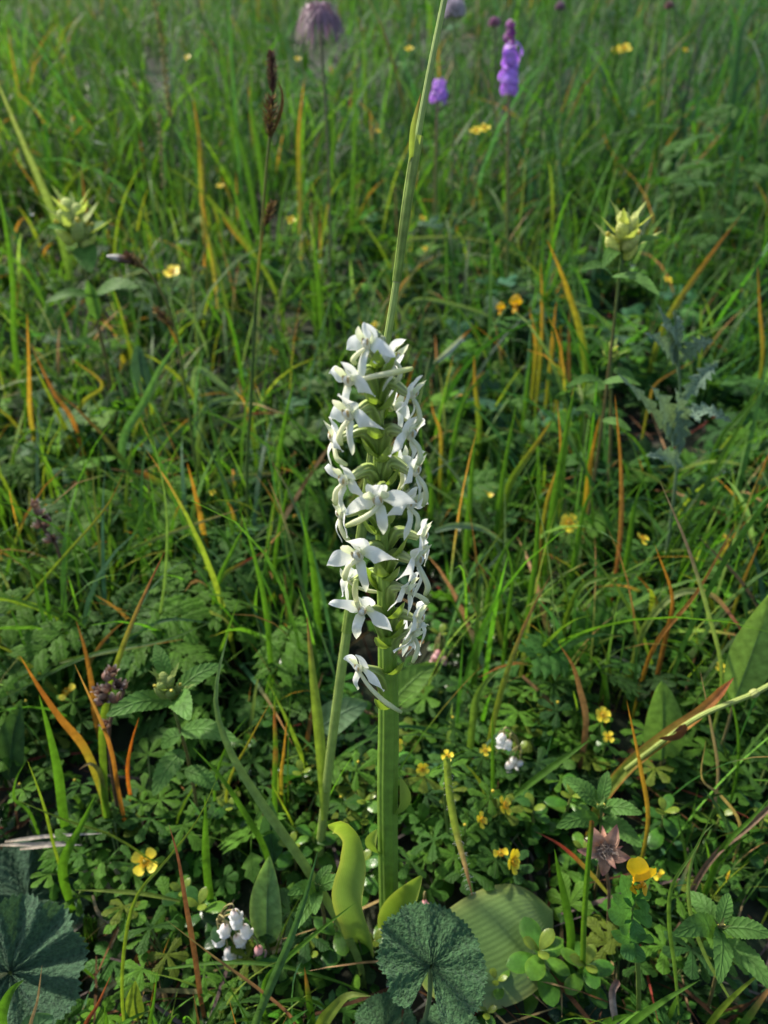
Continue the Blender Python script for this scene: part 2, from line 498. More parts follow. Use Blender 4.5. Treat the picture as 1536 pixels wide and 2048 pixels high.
def make_grass(name, label, N, y0, y1, spread, Lr, Wr, pal, wts, S, m, tuft, sig, dryp, lean=.42, curv=.9, pw=1.0):
    x, y = region(N, y0, y1, spread, pw)
    x, y = tufted(x, y, tuft, sig)
    L = rng.uniform(*Lr, N)*np.exp(rng.normal(0, .2, N)); W = rng.uniform(*Wr, N)
    # keep the air between lens and orchid clear
    near = (y < .02)
    L = np.where(near, np.minimum(L, .055), L)
    keep = ~((np.abs(x) < .02) & (y > -.2) & (y < -.005))
    az = rng.uniform(0, 2*math.pi, N); le = np.abs(rng.normal(0, lean, N)); cu = rng.normal(curv, .5, N)
    for f in (.25, .5, .75, 1.0):
        th = le+cu*.45*f
        P = np.stack([x+np.sin(az)*np.sin(th)*L*f, y+np.cos(az)*np.sin(th)*L*f, gz(x, y)+np.cos(th)*L*f], 1)
        keep &= clear_mask(P)
    x, y, L, W, az, le, cu = [q[keep] for q in (x, y, L, W, az, le, cu)]; n = len(x)
    base = np.stack([x, y, gz(x, y)-.003], 1)
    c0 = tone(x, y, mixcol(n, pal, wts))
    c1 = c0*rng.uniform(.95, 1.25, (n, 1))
    dry = np.where(rng.random(n) < dryp, rng.uniform(.1, .75, n)**1.5, 0)
    t = blades(n, base, az, le, cu, L, W, c0, c1, dry, S, m)
    o = part(name, t, GRASS)
    tag(o, label, 'grass', kind='stuff')

make_grass('near_grass', 'thin green grass blades growing among the leaves around the white orchid', 1750, -.12, .30, .85, (.04, .09), (.0012, .0032), [FRESH, MID, YG, BLUE], [4, 4, 2, 1], 8, 3, 6, .012, .22)
make_grass('middle_grass', 'green meadow grass standing behind the white orchid with scattered orange dry tips', 7800, .10, 1.05, 1.05, (.055, .145), (.0014, .0036), [FRESH, MID, YG, BLUE, PALE], [4, 5, 2, 2, 1], 7, 2, 9, .018, .17)
make_grass('far_grass', 'blurred blue green meadow grass rising up the slope behind the mauve orchid', 27000, .85, 4.5, 1.1, (.09, .22), (.0022, .005), [FRESH, MID, DARK, BLUE], [3, 5, 3, 3], 5, 2, 10, .03, .08, pw=1.3)
make_grass('hillside_grass', 'distant rough grass along the top of the slope', 9000, 4.3, 11, 1.15, (.2, .42), (.006, .014), [MID, DARK, BLUE], [4, 4, 2], 4, 2, 8, .06, .05)
make_grass('wiry_grass', 'fine wiry grass stems criss crossing over the low leaves', 700, -.09, .28, .62, (.05, .12), (.0005, .0011), [FRESH, YG, MID], [4, 3, 2], 9, 2, 4, .02, .2, lean=.6, curv=1.3)
# dead litter lying on the soil
def litter():
    N = 1500
    x, y = region(N, -.1, .6, .7)
    base = np.stack([x, y, gz(x, y)+rng.uniform(.001, .012, N)], 1)
    c0 = mixcol(N, [STRAW, BROWN, GREYB, REDB], [2, 4, 2, 1])*.7
    t = blades(N, base, rng.uniform(0, 6.28, N), rng.uniform(1.35, 1.7, N), rng.normal(0, .35, N), rng.uniform(.02, .07, N), rng.uniform(.0008, .002, N), c0, c0*1.2, np.zeros(N), 5, 2)
    tag(part('dead_grass_litter', t, DRY), 'brown dead grass litter lying on the dark soil under the leaves', 'litter', kind='stuff')
litter()

# ------------------------------------------------------------------ leaf templates (x along the leaf, z up)
def arc(L, bend, n):                  # path along x bending down
    t = np.linspace(0, 1, n); th = -bend*t
    d = np.stack([np.cos(th), 0*t, np.sin(th)], 1)*(L/(n-1))
    return np.concatenate([[[0, 0, 0]], np.cumsum(d[:-1], 0)])

def palmate(k=5, L=.011, W=.0055, n=8, col=(1, 1, 1), teeth=(5, .28), spread=4.0):
    mb = MB()
    for a in np.linspace(-spread/2, spread/2, k):
        ln = L*(1-.18*abs(a)/spread*2)
        t = sheet(arc(ln, .5, n), W, wedge, (0, 0, 1), m=3, cup=0, fold=-.28, col=col, teeth=teeth)
        mb.add(xf(t, rotz(a) @ roty(-.15)))
    return mb.tpl()

def divided(L=.05, pairs=4, W=.016, col=(1, 1, 1), n=11):
    mb = MB()
    P = arc(L, .7, 14)
    mb.add(tube(P, np.linspace(.0006, .0003, 14), 3, col=tuple(A(col)*.9)))
    for i in range(pairs):
        f = .28+.6*i/pairs; p = P[int(f*13)]
        sz = W*(1.25-.75*abs(f-.4))
        for sgn in (-1, 1):
            t = sheet(arc(sz*1.35, .5, n), sz*.66, lambda t: (ovat(t)*.9), (0, 0, 1), m=3, cup=0, fold=-.3, col=col, teeth=(3, .78))
            mb.add(xf(t, rotz(sgn*(.95-.25*i/pairs)) @ rotx(sgn*.25), p))
    t = sheet(arc(W*1.3, .5, n), W*.8, lambda t: ovat(t), (0, 0, 1), m=3, cup=0, fold=-.3, col=col, teeth=(3, .78))
    mb.add(xf(t, roty(.6), P[-1]))
    return mb.tpl()

T_PALM = [palmate(5, n=7, teeth=(3, .3)), palmate(5, .012, .0045, n=6, teeth=(3, .4)), palmate(3, .010, .0065, n=6, teeth=(3, .3), spread=2.3)]
T_DIV = divided(.040, 4, .012, n=7)
T_OB = sheet(arc(.012, .4, 6), .0075, obov, (0, 0, 1), m=5, cup=-.3, fold=-.1, col=(1, 1, 1))
T_LAN = sheet(arc(.022, .7, 8), .006, lanc, (0, 0, 1), m=3, cup=0, fold=-.2, col=(1, 1, 1))

def leaf_scatter(name, label, tpl, N, y0, y1, spread, hr, sr, pal, wts, mat, tilt=.5, pw=1.0, xr=None, face=None, keep=None):
    x, y = region(N, y0, y1, spread, pw)
    x, y = tufted(x, y, 14, .02)
    if xr is not None:
        k = (x > xr[0]*(y-CAM[1])) & (x < xr[1]*(y-CAM[1])); x, y = x[k], y[k]
    if keep is not None:
        k = keep(x, y); x, y = x[k], y[k]
    n = len(x)
    h = rng.uniform(*hr, n)*np.clip((y+.12)/.2, .35, 1)*(.6+.4*np.sin(x*37)*np.cos(y*29))
    loc = np.stack([x, y, gz(x, y)+np.maximum(h, .004)], 1)
    k = clear_mask(loc, .8) & (rng.random(n) < np.clip((y+.06)/.22, .38, 1)); x, y, loc = x[k], y[k], loc[k]; n = len(x)
    az = rng.uniform(0, 6.283, n); ti = rng.normal(0, tilt, n); rl = rng.normal(0, tilt*.6, n)
    M = np.stack([rotz(a) @ roty(b) @ rotx(c) for a, b, c in zip(az, ti, rl)])
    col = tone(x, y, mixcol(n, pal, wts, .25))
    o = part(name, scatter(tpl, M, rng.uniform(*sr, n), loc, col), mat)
    tag(o, label, 'ground cover', kind='stuff')

leaf_scatter('low_leaf_cover', 'carpet of small five fingered green leaves covering the soil', T_PALM[0], 3300, -.14, .42, .9, (.006, .042), (.75, 1.25), [FRESH, MID, DARK], [3, 4, 3], LEAF)
leaf_scatter('fine_leaf_cover', 'narrow fingered dark leaves low under the grass', T_PALM[1], 2700, -.14, .6, .9, (.004, .035), (.7, 1.3), [MID, DARK, BLUE], [3, 4, 1], LEAF)
leaf_scatter('round_leaf_cover', 'tiny rounded dark leaves low on the soil', T_OB, 5400, -.14, .5, .9, (.003, .03), (.6, 1.1), [DARK, MID, FRESH], [4, 3, 1], GLOSS)
leaf_scatter('meadow_leaf_cover', 'blurred toothed herb leaves between the grasses behind the orchid', T_PALM[2], 6200, .3, 1.5, 1.0, (.02, .08), (1.0, 2.2), [MID, DARK, BLUE, FRESH], [4, 3, 2, 2], LEAF, pw=1.1)
leaf_scatter('cut_leaf_cover', 'feathery cut leaves filling the gaps between the grasses', T_DIV, 2100, .05, 1.0, .9, (.012, .06), (.6, 1.1), [MID, FRESH, DARK, BLUE], [4, 3, 2, 1], LEAF, tilt=.6)
leaf_scatter('slope_leaf_cover', 'soft blurred herb leaves on the far slope', T_LAN, 8000, 1.1, 4.5, 1.1, (.02, .12), (1.3, 3.0), [MID, DARK, BLUE], [4, 3, 2], LEAF, pw=1.2)

# ================================================================== THINGS
UP = A([0., 0, 1]); TOCAM = A([0., -1, .35])
def pxpath(path, y0, y1, root=True):
    ys = np.linspace(0, 1, len(path))*(y1-y0)+y0
    P = [at(x, y, d) for (x, y), d in zip(path, ys)]
    if root:
        g = gz(P[0][0], P[0][1])
        if P[0][2] > g+.004:
            d = P[0]-P[1]; d[2] = 0
            q = P[0]+.25*d; q[2] = float(gz(q[0], q[1]))-.004
            P = [q]+P
    return A(P)

def blade(path, wpx, col, label, k=.9, dy=0.0, fold=.35, roll=0.0, name='grass_blade', cat='grass blade', group=None, prof=grassp, mat=None, n=22, root=True, y0=None):
    if y0 is None: y0 = basept(*path[0], k)[1]
    P = pxpath(path, y0, y0+dy, root)
    wm = mpx(P[len(P)//2], wpx)*1.22
    P = spline(P, n)
    f = unit(CAM-P); T = unit(np.gradient(P, axis=0))
    s = np.cross(f, T)
    f = f*math.cos(roll)+s*math.sin(roll)
    t = sheet(P, wm/max(math.cos(roll), .4), prof, f, m=5, cup=0, fold=fold, col=col)
    o = part(name, t, mat or GRASS, None, P[0])
    return tag(o, label, cat, group)

GB = 'single grass blades standing in the sward'
# ------------------------------------------------------------------ the white orchid
STEMPX = [(779, 1880), (777, 1760), (775, 1600), (777, 1450), (775, 1320), (771, 1180), (766, 1060), (760, 950), (757, 850), (755, 770), (754, 700)]
YS = np.linspace(0, -.012, len(STEMPX))
STEMP = A([at(x, y, d) for (x, y), d in zip(STEMPX, YS)])
def stem_at(py):
    i = np.interp(-py, [-p[1] for p in STEMPX], np.arange(len(STEMPX)))
    a = int(min(i, len(STEMPX)-2)); return STEMP[a]+(STEMP[a+1]-STEMP[a])*(i-a)

def make_orchid():
    root = thing('butterfly_orchid', 'tall white flowered butterfly orchid with a thick ribbed green stem', 'orchid', STEMP[0])
    sp = spline(np.concatenate([[STEMP[0]+A([0, .002, -.012])], STEMP]), 60)
    part('stem', tube(sp, np.interp(np.linspace(0, 1, 60), [0, .12, .4, .62, .8, 1], [.0034, .0037, .0035, .0025, .0017, .0009]), 20, col=[(0, (.13, .25, .035)), (.5, (.18, .31, .045)), (1, (.28, .38, .09))], ridge=.14, rk=7), STEM, root)
    GREEN = (.17, .25, .05); WH = (.86, .875, .85); CR = (.80, .78, .56)
    # centre px, azimuth (0 to the camera, -90 left), elevation, roll, size, spur sideways, attach px-y, depth offset
    FL = [
        (742, 692, -30, 10, -5, .90, -.3, 728, -.004), (778, 716, 55, -5, 18, .85, .5, 745, .0),
        (706, 764, -35, -12, 8, 1.0, -.2, 800, -.006), (816, 790, 68, -15, 0, .90, .3, 812, -.004),
        (782, 815, 120, 0, 0, .9, .4, 835, .009), (708, 832, -48, -8, -10, 1.08, -.6, 868, -.008),
        (676, 878, -82, -5, 0, .95, .2, 905, -.002), (812, 872, 62, -8, -8, 1.0, .6, 915, -.007),
        (790, 925, 150, 0, 0, .9, -.2, 940, .010), (822, 945, 75, 0, 5, 1.0, .5, 965, -.004),
        (697, 962, -55, -10, 12, 1.08, -.4, 985, -.007), (757, 1002, -6, -8, -15, 1.15, -.7, 1020, -.013),
        (690, 1030, -75, -5, 0, .95, .1, 1062, .0), (812, 1012, 48, -5, 10, .98, .5, 1040, -.006),
        (838, 1075, 80, 5, 0, .98, .1, 1105, -.002), (726, 1112, -28, -6, -8, 1.22, -.6, 1140, -.011),
        (826, 1124, 58, -5, 6, 1.15, .4, 1150, -.007), (706, 1160, -115, 0, 0, .85, .3, 1175, .008),
        (808, 1180, 62, -8, 0, 1.1, .5, 1222, -.005), (732, 1222, -22, -2, 10, 1.18, -.2, 1282, -.010),
        (830, 1238, 72, 4, -4, 1.12, .3, 1262, -.004), (798, 1272, 140, 0, 0, 1.0, .3, 1290, .009),
        (818, 1268, 66, -25, 0, 1.05, .1, 1335, -.005), (727, 1338, -42, 2, 6, 1.05, .9, 1402, -.009),
    ]
    SPUR = [(712, 728), (790, 766), (825, 737), (832, 852), (812, 842), (683, 890), (694, 930), (836, 930), (796, 982), (846, 1012), (672, 1010), (692, 1052), (702, 1085), (832, 1062), (828, 1112), (690, 1160), (850, 1190), (760, 1185), (854, 1208), (712, 1160), (805, 1290), (790, 1300), (825, 1325), (803, 1425)]
    mm = .001
    for i, (cx, cy, az, el, roll, sz, sps, ay, dy) in enumerate(FL):
        r_ = random.Random(100+i)
        j = lambda a: r_.uniform(-a, a)
        S0 = stem_at(ay)
        cx += math.copysign(7, cx-757) if abs(cx-757) > 12 else 0
        c = at(cx, cy, S0[1]+dy)
        az, el, roll = R(az+j(8)), R(el+j(6)), R(roll+j(6))
        f = A([math.sin(az)*math.cos(el), -math.cos(az)*math.cos(el), math.sin(el)])
        rt = unit(np.cross(f, UP)); u = np.cross(rt, f)
        rt, u = rt*math.cos(roll)+u*math.sin(roll), u*math.cos(roll)-rt*math.sin(roll)
        sz *= .86
        def W(pts): return A([c+(p[0]*rt+p[1]*f+p[2]*u)*mm*sz for p in pts])
        col = MB()
        col.add(blob(W([(0, .6, .6)])[0], (.0014*sz, .0019*sz), col=[(0, CR), (1, WH)], axis=u+f*.5))
        for s in (-1, 1):
            col.add(blob(W([(s*.9, 1.5, 1.6)])[0], (.00042*sz, .0012*sz), 5, 6, col=[(0, (.75, .70, .40)), (.6, (.62, .45, .22)), (1, (.8, .76, .5))], axis=u))
        fl = part('flower', col, PETAL, root)
        wc = [(0, (.74, .79, .60)), (.35, WH), (1, WH)]
        part('dorsal_sepal', sheet(spline(W([(0, -.4, .8), (j(.5), .2, 3.8), (j(.8), 2.2+j(.8), 7.4)]), 10), .0058*sz, ovat, -f, m=7, cup=.45, col=wc, wave=.05, ph=j(3)), PETAL, fl)
        for s in (-1, 1):
            dz = j(1.6); dl = 1+j(.12)
            part('lateral_sepal', sheet(spline(W([(s*.7, -.2, .2), (s*4.6*dl, .6+j(.6), .5+dz*.5), (s*10.2*dl, -1.0+j(1.5), -2.2+dz)]), 12), .0052*sz, lanc, f, m=7, cup=-.22, col=wc, wave=.10, ph=j(3)), PETAL, fl)
            part('petal', sheet(spline(W([(s*.8, .2, .8), (s*2.5, 1.6, 3.8+j(.4)), (s*1.6, 3.2, 6.2)]), 9), .0023*sz, lanc, -f+rt*s*.6, m=5, cup=.2, col=[(0, (.66, .74, .42)), (1, (.84, .84, .66))]), PETAL, fl)
        part('lip', sheet(spline(W([(0, .8, -.4), (j(.6), 2.6, -4.2), (j(1.5), 1.2+j(1.2), -11.8)]), 11), .0029*sz, strap, f, m=5, cup=-.3, col=[(0, (.78, .78, .55)), (.4, WH), (1, (.78, .81, .62))], wave=.08, ph=j(3)), PETAL, fl)
        e = at(*SPUR[i], c[1]-.004*(1 if dy < .005 else 0)+j(.002))
        out = A([math.copysign(.004, cx-757), -.002, 0])
        spl = spline(A([W([(0, .6, -.6)])[0], c+(e-c)*.35+out*(.25+.2*abs(j(1))), c+(e-c)*.72+out*(.2+.2*abs(j(1))), e]), 20)
        part('spur', capped(spl, [.0006*sz, .0007*sz, .0008*sz, .00095*sz, .0006*sz], 8, col=[(0, (.84, .83, .66)), (.7, (.74, .76, .45)), (1, (.50, .58, .22))]), PETAL, fl)
        mid = (S0+c)/2+A([0, 0, .0045])-f*.0015
        b = c-f*.0016*sz
        ov = spline(A([S0+A([0, 0, -.001]), S0+(mid-S0)*.55+A([0, 0, .001]), mid, b]), 20)
        part('ovary', capped(ov, [.0011, .0021*sz, .0024*sz, .0019*sz, .0010], 10, col=[(0, (.20, .30, .05)), (.7, (.28, .37, .09)), (1, (.52, .58, .28))], ridge=.10, rk=6), OVARY, fl)
        hx = (c-S0).copy(); hx[2] = 0; hx = unit(hx+A([j(.004), -.004, 0]))
        bl = (.009+.005*(ay-720)/700)*(1+j(.15))
        part('bract', sheet(spline(A([S0-hx*.0006+A([0, 0, -.0015]), S0+hx*bl*.38+A([0, -.001, bl*.12]), S0+hx*bl*.62+A([0, -.0015, bl*.72])]), 12), .0040*(1+.5*(ay-720)/700), lambda t: lanc(t)*.9+.12*(1-t), -hx+UP*.8, m=5, cup=.55, col=[(0, (.19, .29, .045)), (1, (.24, .34, .06))]), ORCHL, fl)
    for q, (dx, dzp) in enumerate([(-.0016, 702), (.0008, 698), (-.0004, 690)]):
        p = stem_at(708)+A([dx, -.001, .001+.0016*q])
        part('bud', blob(p, (.0013, .0026), col=[(0, (.25, .33, .09)), (1, (.55, .58, .35))], axis=(dx*300, -.2, 1)), OVARY, root)
    # stem leaves and basal leaves
    s1 = stem_at(1850)
    part('stem_leaf', sheet(spline(A([s1+A([-.001, -.004, -.004]), at(800, 1815, -.012), at(843, 1752, -.016)]), 18), .0125, lambda t: lanc(t)*.95+.06, TOCAM+A([-.5, 0, 0]), m=9, cup=.35, col=[(0, (.15, .26, .04)), (1, (.24, .34, .05))], edge=(.32, .40, .08)), ORCHL, root)
    s2 = stem_at(1600)
    part('stem_leaf', sheet(spline(A([s2+A([.003, -.002, -.006]), s2+A([.0055, -.003, .004]), s2+A([.0045, -.003, .016])]), 10), .006, lanc, A([.6, -.7, .2]), m=5, cup=.5, col=[(0, (.16, .26, .04)), (1, (.30, .38, .08))]), ORCHL, root)
    s3 = stem_at(1680)
    part('stem_leaf', sheet(spline(A([s3+A([-.003, -.001, -.006]), s3+A([-.0058, -.002, .002]), s3+A([-.0042, -.002, .010])]), 10), .006, lanc, A([-.6, -.7, .2]), m=5, cup=.5, col=[(0, (.16, .26, .04)), (1, (.30, .38, .08))]), ORCHL, root)
    # broad basal leaf, right; its tip droops towards the viewer's right
    b0 = STEMP[0]+A([.010, -.006, .002])
    P = spline(A([b0, at(880, 1925, -.022), at(985, 1895, -.016), at(1062, 1845, -.006), at(1105, 1822, .004)]), 34)
    part('basal_leaf', sheet(P, .041, lambda t: np.clip(np.sin(math.pi*np.clip(t*.97+.03, 0, 1)**1.3), 0, 1)**.8+.02, A([-.12, -.55, .85]), m=15, cup=-.16, fold=.05, col=[(0, (.12, .21, .05)), (.6, (.145, .25, .065)), (1, (.19, .29, .09))], edge=(.26, .30, .08)), ORCHL, root)
    # narrow basal leaf, left, whose tip curls over
    P = spline(A([STEMP[0]+A([-.010, -.002, -.006]), at(722, 1860, -.020), at(702, 1790, -.022), at(712, 1722, -.022), at(706, 1672, -.022), at(682, 1648, -.026), at(656, 1652, -.030)]), 36)
    part('basal_leaf', sheet(P, .0135, lambda t: np.interp(t, [0, .2, .45, .66, .74, .9, 1], [.55, 1, 1.0, .72, .52, .55, .05]), A([-.35, -.8, .45]), m=9, cup=.5, col=[(0, (.14, .24, .04)), (.45, (.17, .27, .07)), (1, (.24, .34, .05))], edge=(.34, .38, .09), wave=.05), ORCHL, root)
make_orchid()

# ------------------------------------------------------------------ tall grass culm behind the orchid
def make_tall_culm():
    y0 = basept(640, 1730, .985)[1]
    PX = [(632, 1760), (645, 1650), (662, 1500), (690, 1290), (703, 1200), (735, 980), (765, 740), (792, 570), (815, 400), (838, 260), (862, 130), (893, -20)]
    ys = np.linspace(y0, y0+.035, len(PX))
    P = A([at(x, y, d) for (x, y), d in zip(PX, ys)]); P[0][2] = float(gz(P[0][0], P[0][1]))-.004
    root = thing('tall_grass_culm', 'tall pale green grass culm leaning up past the white orchid spike', 'grass stalk', P[0])
    s = spline(P, 70); t = np.linspace(0, 1, 70)
    c = (.30, .40, .10)
    part('culm', tube(s, np.interp(t, [0, .3, .6, .8, 1], [.0021, .0020, .0014, .0011, .0009]), 8, col=c), STEM, root)
    def seg(a, b, r0, r1, nm):
        i0, i1 = int(a*69), int(b*69)
        part(nm, tube(s[i0:i1], np.linspace(r0, r1, i1-i0), 10, col=[(0, (.27, .38, .08)), (1, (.34, .43, .13))]), GRASS, root)
    seg(.36, .60, .0023, .0017, 'leaf_sheath'); seg(.72, .87, .0015, .0018, 'leaf_sheath')
    for f in (.36, .72): part('node', blob(s[int(f*69)], (.0019 if f < .5 else .0013, .0014), col=(.30, .33, .13), axis=s[int(f*69)+1]-s[int(f*69)]), STEM, root)
    i = int(.83*69); p = s[i]+A([-.0008, -.0008, 0])
    q = at(842, 185, p[1]-.004)
    part('flag_leaf', sheet(spline(A([p, (p+q)/2+A([-.0008, 0, 0]), q]), 12), .0017, grassp, TOCAM, m=5, fold=.3, cup=0, col=[(0, (.26, .36, .08)), (.6, (.25, .30, .09)), (1, (.20, .09, .07))]), GRASS, root)
    PX = [(648, 1640), (645, 1560), (636, 1450), (624, 1340), (614, 1232)]
    L = A([at(x, y, y0-.004+.01*k) for k, (x, y) in enumerate(PX)])
    part('leaf', sheet(spline(L, 24), .0046, grassp, TOCAM+A([.3, 0, 0]), m=5, fold=.4, cup=0, col=[(0, (.22, .32, .05)), (.75, (.20, .27, .04)), (.95, (.30, .16, .07)), (1, (.3, .06, .08))]), GRASS, root)
make_tall_culm()

# ------------------------------------------------------------------ traced grass blades
OT = lambda c, f=.6: [(0, c), (f, (.26, .24, .03)), (min(f+.2, .95), (.40, .24, .04)), (1, ORANGE)]
BT = lambda c, f=.75: [(0, c), (f, c), (min(f+.07, .9), ORANGE), (min(f+.15, .98), BROWN), (1, STRAW)]
G1 = 'fresh green grass blade standing among the low leaves'
G2 = 'green grass blade with an orange dry tip standing in the meadow'
G3 = 'wholly orange dried grass blade standing in the meadow'
G4 = 'thin pale grass stem arching over the leaves'
def TB(path, w, col, label, group=None, **k):
    return blade(path, w, col, label, group=group, **k)
# foreground left
TB([(130, 1650), (115, 1540), (97, 1460), (78, 1390)], 15, FRESH, 'wide fresh green blade beside the brown seed spike', k=.93)
TB([(196, 1560), (165, 1490), (120, 1436), (78, 1375), (40, 1312)], 13, [(0, (.16, .22, .03)), (.4, (.26, .2, .03)), (.55, ORANGE), (.8, (.24, .08, .02)), (1, ORANGE)], 'thick half withered orange brown blade leaning left above the yellow buds', k=.9)
TB([(215, 1650), (205, 1580), (197, 1540), (180, 1527), (157, 1540)], 11, [(0, YG), (.8, (.2, .2, .06)), (1, (.3, .16, .12))], 'hairy green blade hooked over at its withered tip', k=.95)
TB([(214, 1640), (207, 1540), (205, 1450), (230, 1340), (262, 1250), (300, 1165), (330, 1102)], 12, [(0, FRESH), (.6, YG), (.85, (.25, .13, .06)), (1, REDB)], 'long hairy blade rising past the seed spike to a red brown tip', k=.93, dy=.03)
TB([(716, 1915), (660, 1810), (590, 1700), (520, 1600), (460, 1500), (432, 1410), (440, 1330), (458, 1265)], 15, [(0, (.2, .29, .07)), (1, (.13, .22, .08))], 'long pale dewy blade slanting down to the foot of the orchid', k=.95, dy=.05, roll=.3)
TB([(530, 1700), (485, 1620), (440, 1552), (385, 1495)], 10, FRESH, 'straight bright green blade slanting beside the toothed yellow rattle', k=.88)
TB([(416, 1765), (411, 1690), (411, 1640), (410, 1590)], 13, FRESH, G1, GB)
TB([(125, 1745), (132, 1708), (160, 1655), (192, 1588)], 15, FRESH, 'short folded green blade beside the bleached dead stems', k=.9)
TB([(247, 2040), (248, 1900), (275, 1790), (335, 1718), (395, 1640), (436, 1552)], 6, YG, 'thin yellow green stem curving up past the yellow flower', k=.92, dy=.02)
TB([(402, 2000), (388, 1900), (372, 1810), (355, 1710), (338, 1650)], 9, [(0, (.25, .11, .04)), (.5, (.34, .16, .05)), (1, (.28, .10, .05))], 'flat brown dead blade standing right of the yellow four petalled flower', k=.95, mat=DRY)
TB([(508, 2060), (540, 1975), (580, 1880), (612, 1790), (636, 1700)], 14, [(0, (.10, .19, .06)), (1, BLUE)], 'blue green blade standing between the lance leaf and the orchid', k=.93, dy=.01)
TB([(530, 1965), (570, 1920), (640, 1860), (714, 1803)], 9, FRESH, 'narrow blade slanting up in front of the curled orchid leaf', k=.88)
TB([(360, 1802), (290, 1788), (220, 1782), (150, 1780)], 7, YG, 'thin blade lying level below the yellow flower', k=.90, root=False)
TB([(585, 2038), (520, 1980), (430, 1915), (330, 1838)], 5, [(0, (.3, .10, .10)), (1, (.16, .14, .06))], 'reddish wiry stem crossing the dark foreground', k=.93)
TB([(330, 1937), (450, 1925), (560, 1932), (680, 1965), (768, 2005)], 6, FRESH, 'thin arching blade lying across the bell flowers foot', k=.92, root=False)
TB([(55, 1892), (110, 1905), (170, 1940), (215, 1985)], 5, FRESH, G4, GB, root=False, k=.9)
TB([(640, 2060), (665, 2020), (700, 1990), (742, 1992)], 22, [(0, YG), (1, (.2, .26, .05))], 'broad yellow green blade bent over below the bell flowers', k=.9)
TB([(640, 1505), (622, 1545), (600, 1590), (582, 1640), (568, 1672)], 10, [(0, (.18, .24, .07)), (.45, (.32, .22, .14)), (1, (.22, .08, .07))], 'hairy drooping blade withered brown left of the orchid stem', k=.9, root=False)
TB([(549, 1600), (551, 1500), (549, 1440), (550, 1372)], 9, [(0, FRESH), (.5, FRESH), (.55, REDB), (.62, FRESH), (.8, REDB), (.9, FRESH), (1, MID)], 'upright green blade with small red blotches', k=.9)
TB([(562, 1560), (568, 1500), (574, 1438)], 6, OT(YG, .3), G2, GB)
TB([(455, 1575), (500, 1480), (540, 1405)], 5, OT(YG, .7), G2, GB)
TB([(430, 1570), (460, 1480), (498, 1430)], 5, FRESH, G1, GB)
TB([(0, 1400), (180, 1310), (330, 1280), (425, 1243)], 6, (.10, .19, .05), G4, GB, root=False, k=.86)
TB([(0, 1380), (100, 1330), (240, 1300), (370, 1278)], 6, [(0, MID), (.7, YG), (1, ORANGE)], G4, GB, root=False, k=.86)
TB([(240, 1600), (222, 1500), (205, 1450), (180, 1395), (149, 1328)], 7, [(0, ORANGE), (.5, (.3, .12, .03)), (1, (.4, .22, .08))], G3, GB)
TB([(190, 1430), (185, 1380), (170, 1300), (152, 1240)], 9, [(0, YG), (.25, ORANGE), (1, BROWN)], G3, GB)
TB([(255, 1550), (262, 1490), (278, 1435)], 6, (.40, .11, .02), G3, GB)
TB([(55, 1620), (30, 1600), (32, 1560), (52, 1522)], 5, FRESH, G4, GB)
TB([(110, 1700), (90, 1620), (70, 1560), (54, 1520)], 5, YG, G1, GB)
TB([(318, 1730), (220, 1670), (130, 1640), (10, 1590)], 4, YG, G4, GB, root=False, k=.92)
TB([(300, 2060), (308, 2000), (315, 1940)], 6, FRESH, G1, GB)
TB([(214, 2060), (212, 2035), (209, 2008)], 9, FRESH, G1, GB)
TB([(168, 2060), (195, 2010), (222, 1950)], 7, [(0, MID), (.5, REDB), (1, (.35, .1, .05))], G2, GB)
TB([(60, 2070), (75, 2000), (84, 1930)], 6, STRAW, 'straw coloured dead stem at the edge of the dark woolly leaf', mat=DRY, k=.85)
TB([(0, 2060), (8, 2010), (28, 1975), (48, 1960)], 24, FRESH, 'broad pale green blade in front of the dark woolly leaf', k=.8)
# bleached dead stems
BS = 'bleached white dead grass stem lying by the yellow flower'
for pth in ([(170, 1706), (200, 1745), (222, 1800), (238, 1865)], [(185, 1790), (200, 1830), (260, 1866), (362, 1934)], [(190, 1735), (225, 1790), (245, 1870), (288, 1932)], [(150, 1735), (210, 1760), (260, 1810), (304, 1843)], [(0, 1690), (70, 1688), (150, 1682)], [(10, 1683), (100, 1672), (205, 1667)], [(40, 1698), (110, 1690), (165, 1690)], [(220, 1725), (245, 1765), (255, 1830)]):
    TB(pth, 6, [(0, (.45, .37, .27)), (1, (.55, .50, .45))], BS, 'bleached dead stems', k=.925, root=False, mat=DRY, name='bleached_grass', cat='dead grass')
# centre left
TB([(634, 1215), (628, 1150), (616, 1085), (600, 1018)], 12, FRESH, 'broad pointed green blade just left of the orchid spike', k=.85, dy=-.005)
TB([(545, 1060), (556, 930), (572, 830), (592, 748)], 10, FRESH, G1, GB)
TB([(540, 1310), (530, 1210), (505, 1100), (478, 1012)], 9, FRESH, 'tall bright blade between the ferny leaves and the orchid', k=.86)
TB([(345, 985), (312, 962), (285, 948), (258, 944), (219, 937)], 12, [(0, FRESH), (.55, YG), (.66, ORANGE), (.75, BROWN), (.88, (.07, .03, .02)), (1, STRAW)], 'bent green blade whose tip is orange and black', k=.84)
TB([(415, 1115), (400, 1030), (386, 970), (374, 925)], 9, OT(YG, .1), G3, GB)
TB([(281, 1120), (284, 1060), (293, 1003)], 11, FRESH, G1, GB)
TB([(420, 980), (470, 955), (520, 950), (568, 945), (600, 926)], 10, [(0, BLUE), (.6, (.16, .23, .1)), (.85, BROWN), (1, REDB)], 'arched grey green blade with a brown tip left of the orchid', k=.84)
TB([(245, 885), (285, 810), (325, 730), (375, 660)], 13, [(0, BLUE), (1, (.09, .2, .06))], 'broad blue green blade slanting behind the ferny leaves', k=.82)
